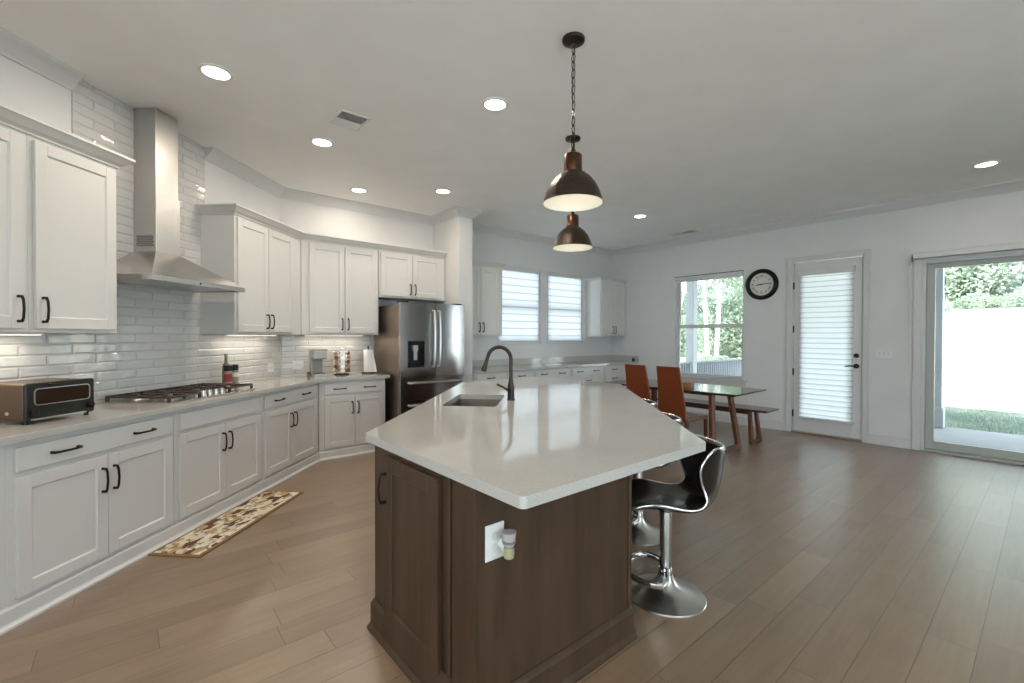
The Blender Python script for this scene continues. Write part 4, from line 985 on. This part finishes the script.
# ================================================================== PENDANTS
def pendant(label, x, y, zr):
    t = thing('pendant_lamp', label, 'pendant lamp', (x, y, CE), 0, 'hammered bronze pendants over the island')
    obj('canopy', MB().lathe([(.064, 0), (.066, -.006), (.062, -.018), (.045, -.026), (.012, -.030), (.008, -.04)], 0, 0, 28), 'orb', t, smooth=True)
    h = zr - CE
    zc = h + .31
    ch = MB(); L = -.04 - zc; k = max(3, int(L / .042)); st_ = L / k
    for i in range(k):
        zc_ = -.04 - st_ * (i + .5); rz_ = (i % 2) * PI / 2
        P = [(math.cos(q) * .0125 * math.cos(rz_), math.cos(q) * .0125 * math.sin(rz_), zc_ + math.sin(q) * (st_ * .5 + .005)) for q in [2 * PI * j / 12 for j in range(12)]]
        ch.tube(P, .0028, 6, closed=True)
    obj('chain', ch, 'orb', t, smooth=True)
    obj('cord', MB().tube([(.004, 0, -.03), (-.003, .003, (zc) / 2), (.002, 0, zc)], .0022, 6), 'black', t)
    obj('socket_cap', MB().lathe([(.012, h + .31), (.016, h + .295), (.026, h + .285), (.046, h + .278), (.052, h + .270), (.052, h + .185), (.055, h + .182), (.055, h + .175)], 0, 0, 28), metal('pendant_cap_bronze', (.11, .060, .038), .3, (1, 1, 1)), t, smooth=True)
    pr = [(.054, h + .176), (.075, h + .165), (.105, h + .140), (.132, h + .105), (.152, h + .065), (.165, h + .025), (.172, h + .004), (.174, h)]
    obj('shade', MB().loft([[(r * math.cos(2 * PI * k / 48), r * math.sin(2 * PI * k / 48), z) for k in range(48)] for r, z in pr], cap=False), 'hammer', t, smooth=True)
    pi_ = [(r - .004, z - .001) for r, z in pr]
    ins = MB(); ins.loft([[(r * math.cos(2 * PI * k / 48), r * math.sin(2 * PI * k / 48), z) for k in range(48)] for r, z in pi_], cap=False)
    obj('shade_lining', ins, 'shade_in', t, smooth=True)
    b_ = obj('bulb', MB().lathe([(.014, h + .165), (.016, h + .14), (.030, h + .11), (.033, h + .09), (.026, h + .068), (.008, h + .056)], 0, 0, 20), emit('bulb_glow', (1, .90, .74), 1.4), t, smooth=True)
    l = bpy.data.lights.new('bulb_lamp', 'POINT'); l.energy = .3; l.color = (1, .88, .70); l.shadow_soft_size = .03
    lo = bpy.data.objects.new('bulb_lamp', l); COL.objects.link(lo); lo.parent = t; lo.location = (0, 0, h + .035)
pendant('near bronze dome pendant, the larger looking one over the island', 1.968, 1.789, 2.152)
pendant('far bronze dome pendant, seen just below the near one', 2.942, 2.676, 2.148)

# ================================================================== CEILING LIGHTS, VENTS
LP = [(.455, 3.509, 'recessed light in front of the hood at upper left'), (2.079, 2.658, 'recessed light left of the near pendant chain'), (1.327, 4.163, 'recessed light beside the large ceiling vent'),
      (2.09, 5.245, 'recessed light above the coffee maker corner'), (2.854, 4.637, 'recessed light above the refrigerator'), (5.558, 3.78, 'recessed light right of the far pendant over the dining end'), (6.464, .44, 'recessed light near the patio door'),
      ]
cans = []
proto = None
def can(x, y, label, power, col):
    global proto
    if proto is None:
        proto = thing('ceiling_light', label, 'ceiling light', (x, y, CE), 0, 'round recessed ceiling lights')
        tr = MB(); tr.loft([[(r * math.cos(q), r * math.sin(q), z) for r, z in ((.076, -.0005), (.076, -.006), (.080, -.010), (.098, -.006), (.100, -.0005))] for q in [2 * PI * k / 40 for k in range(40)]], closed=True)
        obj('trim_ring', tr, 'white', proto, smooth=True)
        obj('lens', MB().lathe([(.0755, -.0005), (.0755, -.005)], 0, 0, 36), 'glassy_white', proto)
        r = proto
    else: r = dup(proto, label, (x, y, CE))
    a_ = area('can_or_fill_lamp', (x, y, CE - .015), .15, power, col, spread=PI)
    return r
for x, y, l in LP: can(x, y, l, CAN_POWER * (.35 if x > 4 else .62 if y > 4.9 else 1), CAN_COLOR)
for x, y in ((-.6, 1.6), (.4, .2), (-1.9, .6), (-1.0, -1.4), (1.2, -2.2)):  # out-of-view fill lamps added around the camera, with no fixtures
    area('can_or_fill_lamp', (x, y, CE - .015), .15, CAN_POWER, CAN_COLOR, spread=PI)
def vent(label, x, y, rz, w, d):
    t = thing('ceiling_vent', label, 'vent', (x, y, CE), rz, 'ceiling air vents')
    obj('frame', MB().box(-w / 2, w / 2, -d / 2, -d / 2 + .02, -.008, -.0005).box(-w / 2, w / 2, d / 2 - .02, d / 2, -.008, -.0005).box(-w / 2, -w / 2 + .02, -d / 2 + .02, d / 2 - .02, -.008, -.0005).box(w / 2 - .02, w / 2, -d / 2 + .02, d / 2 - .02, -.008, -.0005), 'white', t, bevel=.002)
    obj('backing', MB().box(-w / 2 + .02, w / 2 - .02, -d / 2 + .02, d / 2 - .02, -.0015, -.0005), mat('vent_shadow', (.05, .045, .04), .8), t)
    sl = MB(); n = int((d - .04) / .016)
    for k in range(n):
        y_ = -d / 2 + .024 + k * .016; sg = 1 if k > n / 2 else -1
        sl.loft([[(x_, y_, -.002), (x_, y_ + .002, -.002), (x_, y_ + .002 + sg * .006, -.009), (x_, y_ + sg * .006, -.009)] for x_ in (-w / 2 + .02, w / 2 - .02)])
    obj('louvre', sl, 'white', t)
vent('square ceiling vent left of the pendants near the kitchen lights', 1.36, 3.60, 0, .24, .28)
vent('thin looking ceiling vent near the right-wall window', 6.98, 3.92, 0, .18, .42)

# ================================================================== OUTSIDE
struct(obj('porch_floor', MB().box(XR + .15, 10.05, -6, 4.7, -.16, -.05), 'concrete'))
struct(obj('porch_roof', MB().box(XR + .15, 10.2, -6, 5.0, 2.85, 3.0), 'post'))
def porch_post(label, x, y, w, base):
    t = thing('porch_post', label, 'porch post', (x, y, -.05), 0, 'white porch posts')
    obj('shaft', MB().box(-w / 2, w / 2, -w / 2, w / 2, 0, 2.90), 'post', t, bevel=.004)
    b = w / 2 + .025
    obj('plinth', MB().box(-b, b, -b, b, 0.001, .30).box(-b + .01, b - .01, -b + .01, b - .01, .30, .325), 'post', t, bevel=.004)
    obj('capital', MB().box(-b + .01, b - .01, -b + .01, b - .01, 2.55, 2.58).box(-b, b, -b, b, 2.75, 2.89), 'post', t, bevel=.004)
porch_post('white porch post seen at the left of the patio door glass', 9.93, 1.20, .15, 0)
porch_post('white porch post behind the railing seen through the right-wall window', 8.40, 4.53, .155, 0)
t = thing('porch_railing', 'grey vertical baluster railing on the porch edge', 'railing', (7.62, 4.50, -.05))
R0, R1 = 0.02, 2.40
obj('top_rail', MB().box(R0, .67, -.035, .035, .915, .95).box(.89, R1 + .9, -.035, .035, .915, .95), 'rail', t, bevel=.004)
obj('bottom_rail', MB().box(R0, .67, -.02, .02, .10, .14).box(.89, R1 + .9, -.02, .02, .10, .14), 'rail', t, bevel=.004)
x = .05
bal0 = None
while x < 3.3:
    if not (.655 < x < .905):
        if bal0 is None: bal0 = obj('baluster', MB().box(-.014, .014, -.014, .014, .14, .915), 'rail', t, (x, 0, 0))
        else:
            c = bal0.copy(); COL.objects.link(c); c.location = (x, 0, 0)
    x += .085
obj('newel_post', MB().box(R1 + .75, R1 + .84, -.045, .045, 0, 1.0), 'rail', t, bevel=.004)

def height(x, y):
    if x < 13.75: return -.12
    q = min(1, (x - 13.75) / 14.0); return -.12 + 2.85 * q ** 1.15 * (1 + 0.0 * y) - (.0 if y < 6 else min(1, (y - 6) / 6) * 3.2 * q)
g = MB(); nx, ny = 46, 40; vv = []
for i in range(nx + 1):
    xx = 7.6 + (62 - 7.6) * (i / nx) ** 1.5
    vv.append([g.bm.verts.new((xx, -30 + 75 * j / ny, height(xx, -30 + 75 * j / ny) - (.02 if xx > 8 else .02))) for j in range(ny + 1)])
for i in range(nx):
    for j in range(ny): g.bm.faces.new((vv[i][j], vv[i + 1][j], vv[i + 1][j + 1], vv[i][j + 1]))
struct(obj('ground', g, 'gravel', smooth='full'))
struct(obj('lawn_soil', MB().box(10.06, 13.75, -8, 9, -.20, -.125), 'grass'))
struct(obj('ground_behind', MB().box(-40, 7.3, -40, -5.3, -.3, -.2), 'gravel'))
gr = MB()
for k in range(16000):
    x, y = random.uniform(10.07, 13.7), random.uniform(-2.5, 7) if k % 3 else random.uniform(-.5, 2); h = random.uniform(.03, .06); a_ = random.uniform(0, PI); dx, dy = .006 * math.cos(a_), .006 * math.sin(a_)
    ox, oy = random.uniform(-.02, .02), random.uniform(-.02, .02)
    v = [gr.bm.verts.new(p) for p in ((x - dx, y - dy, -.126), (x + dx, y + dy, -.126), (x + ox, y + oy, -.126 + h))]; gr.bm.faces.new(v)
o = obj('lawn_grass', gr.done(False), 'grass'); stuff(o); o['label'] = 'green lawn strip beyond the porch slab'; o['category'] = 'grass'

def foliage(blobs, n, size, seed):
    rnd = random.Random(seed); mb = MB(); tot = sum(b[3] ** 2 for b in blobs)
    for bx, by, bz, br in blobs:
        for k in range(int(n * br * br / tot)):
            v = Vector((rnd.gauss(0, 1), rnd.gauss(0, 1), rnd.gauss(0, 1))).normalized() * br * rnd.uniform(.62, 1.05)
            c = Vector((bx, by, bz)) + Vector((v.x, v.y, v.z * .85)); s_ = size * rnd.uniform(.6, 1.3)
            u = Vector((rnd.gauss(0, 1), rnd.gauss(0, 1), rnd.gauss(0, 1))).normalized(); w_ = u.orthogonal().normalized()
            q = [mb.bm.verts.new(c + p) for p in (u * s_, w_ * s_ * .55, -u * s_, -w_ * s_ * .55)]; mb.bm.faces.new(q)
    return mb.done(False)
def make_tree(name, label, kind, seed, H, crown_r, lm, trunk_r=.13, bare=.25, n=5200, size=.17):
    rnd = random.Random(seed); t = thing(name, label, kind, (0, 0, 0), 0, 'trees beyond the yard')
    tk = MB(); P = [(rnd.uniform(-.1, .1) * k, rnd.uniform(-.1, .1) * k, H * .92 * k / 5) for k in range(6)]
    tk.tube(P, [trunk_r * (1 - .16 * k) for k in range(6)], 8); obj('trunk', tk, 'trunk', t, smooth=True)
    br = MB(); blobs = []
    for k in range(11):
        q = rnd.uniform(0, 2 * PI); z = H * rnd.uniform(bare, .95); f_ = 1 - abs((z / H - .55)) * 1.0; rr_ = crown_r * rnd.uniform(.3, .75) * f_
        b = Vector((rr_ * math.cos(q), rr_ * math.sin(q), z)); blobs.append((b.x, b.y, b.z, crown_r * rnd.uniform(.36, .58)))
        br.tube([(0, 0, z * .75), (b.x * .5, b.y * .5, z * .88), tuple(b)], [trunk_r * .45, trunk_r * .3, trunk_r * .12], 6)
    blobs.append((0, 0, H * .9, crown_r * .5)); obj('branch', br, 'trunk', t, smooth=True)
    obj('foliage', foliage(blobs, n, size, seed), lm, t)
    return t
def gz(x, y): return height(x, y) - .03
T = [make_tree('tree', 'x', 'tree', 3, 9.0, 3.4, 'leaf', n=20000, bare=.08, size=.11), make_tree('tree', 'x', 'tree', 5, 8.0, 2.8, 'leaf2', n=18000, bare=.02, size=.10), make_tree('tree', 'x', 'tree', 9, 11.0, 2.0, 'leaf', .10, .42, 9000, .09)]
spots = [(30.5, 7.6, 0), (30, 3.4, 1), (31.5, -.6, 0), (30.5, -4.6, 2), (37, 5.2, 0), (38, 1.2, 0), (37.5, -3.4, 0),
         (17.6, 8.80, 2), (25.2, 10.9, 1), (18.6, 8.98, 2), (22.2, 12.7, 1), (26.0, 15.4, 1), (31.2, 18.4, 0), (31, 12.6, 0)]
names_ = {0: 'broad leafy tree', 1: 'light green bushy tree', 2: 'tall slim-trunked tree'}
used = set()
for i, (x, y, k) in enumerate(spots):
    where = 'seen through the patio door glass' if y / x < .26 else 'beyond the railing, seen through the right-wall window'
    lab = '%s %s' % (names_[k], where)
    grp = 'trees %s' % ('past the patio door' if y / x < .26 else 'past the window') + ' ' + names_[k]
    if k not in used: o = T[k]; used.add(k); o.location = (x, y, gz(x, y)); o['label'] = lab
    else: o = dup(T[k], lab, (x, y, gz(x, y)), random.uniform(0, 6.28))
    o['group'] = grp; s_ = random.uniform(.92, 1.1); o.scale = (s_, s_, s_)
sh0 = None
for i in range(13):
    x, y = 27.3 + random.uniform(-.4, .4), -2.4 + i * 1.5
    if i > 6: x, y = 15.5 + (i - 7) * .9, 6.6 + (i - 7) * 1.15
    if sh0 is None:
        sh0 = tag(obj('shrub', foliage([(0, 0, .3, .55), (.5, .3, .25, .45), (-.4, .5, .2, .45)], 3500, .05, 21), 'leaf2'), 'pale low shrub at the far edge of the white ground', 'shrub', 'shrubs at the edge of the white ground')
        o = sh0
    else: o = sh0.copy(); COL.objects.link(o)
    o.location = (x, y, gz(x, y)); o.rotation_euler = (0, 0, random.uniform(0, 6)); s_ = random.uniform(.65, .95); o.scale = (s_, s_, s_)
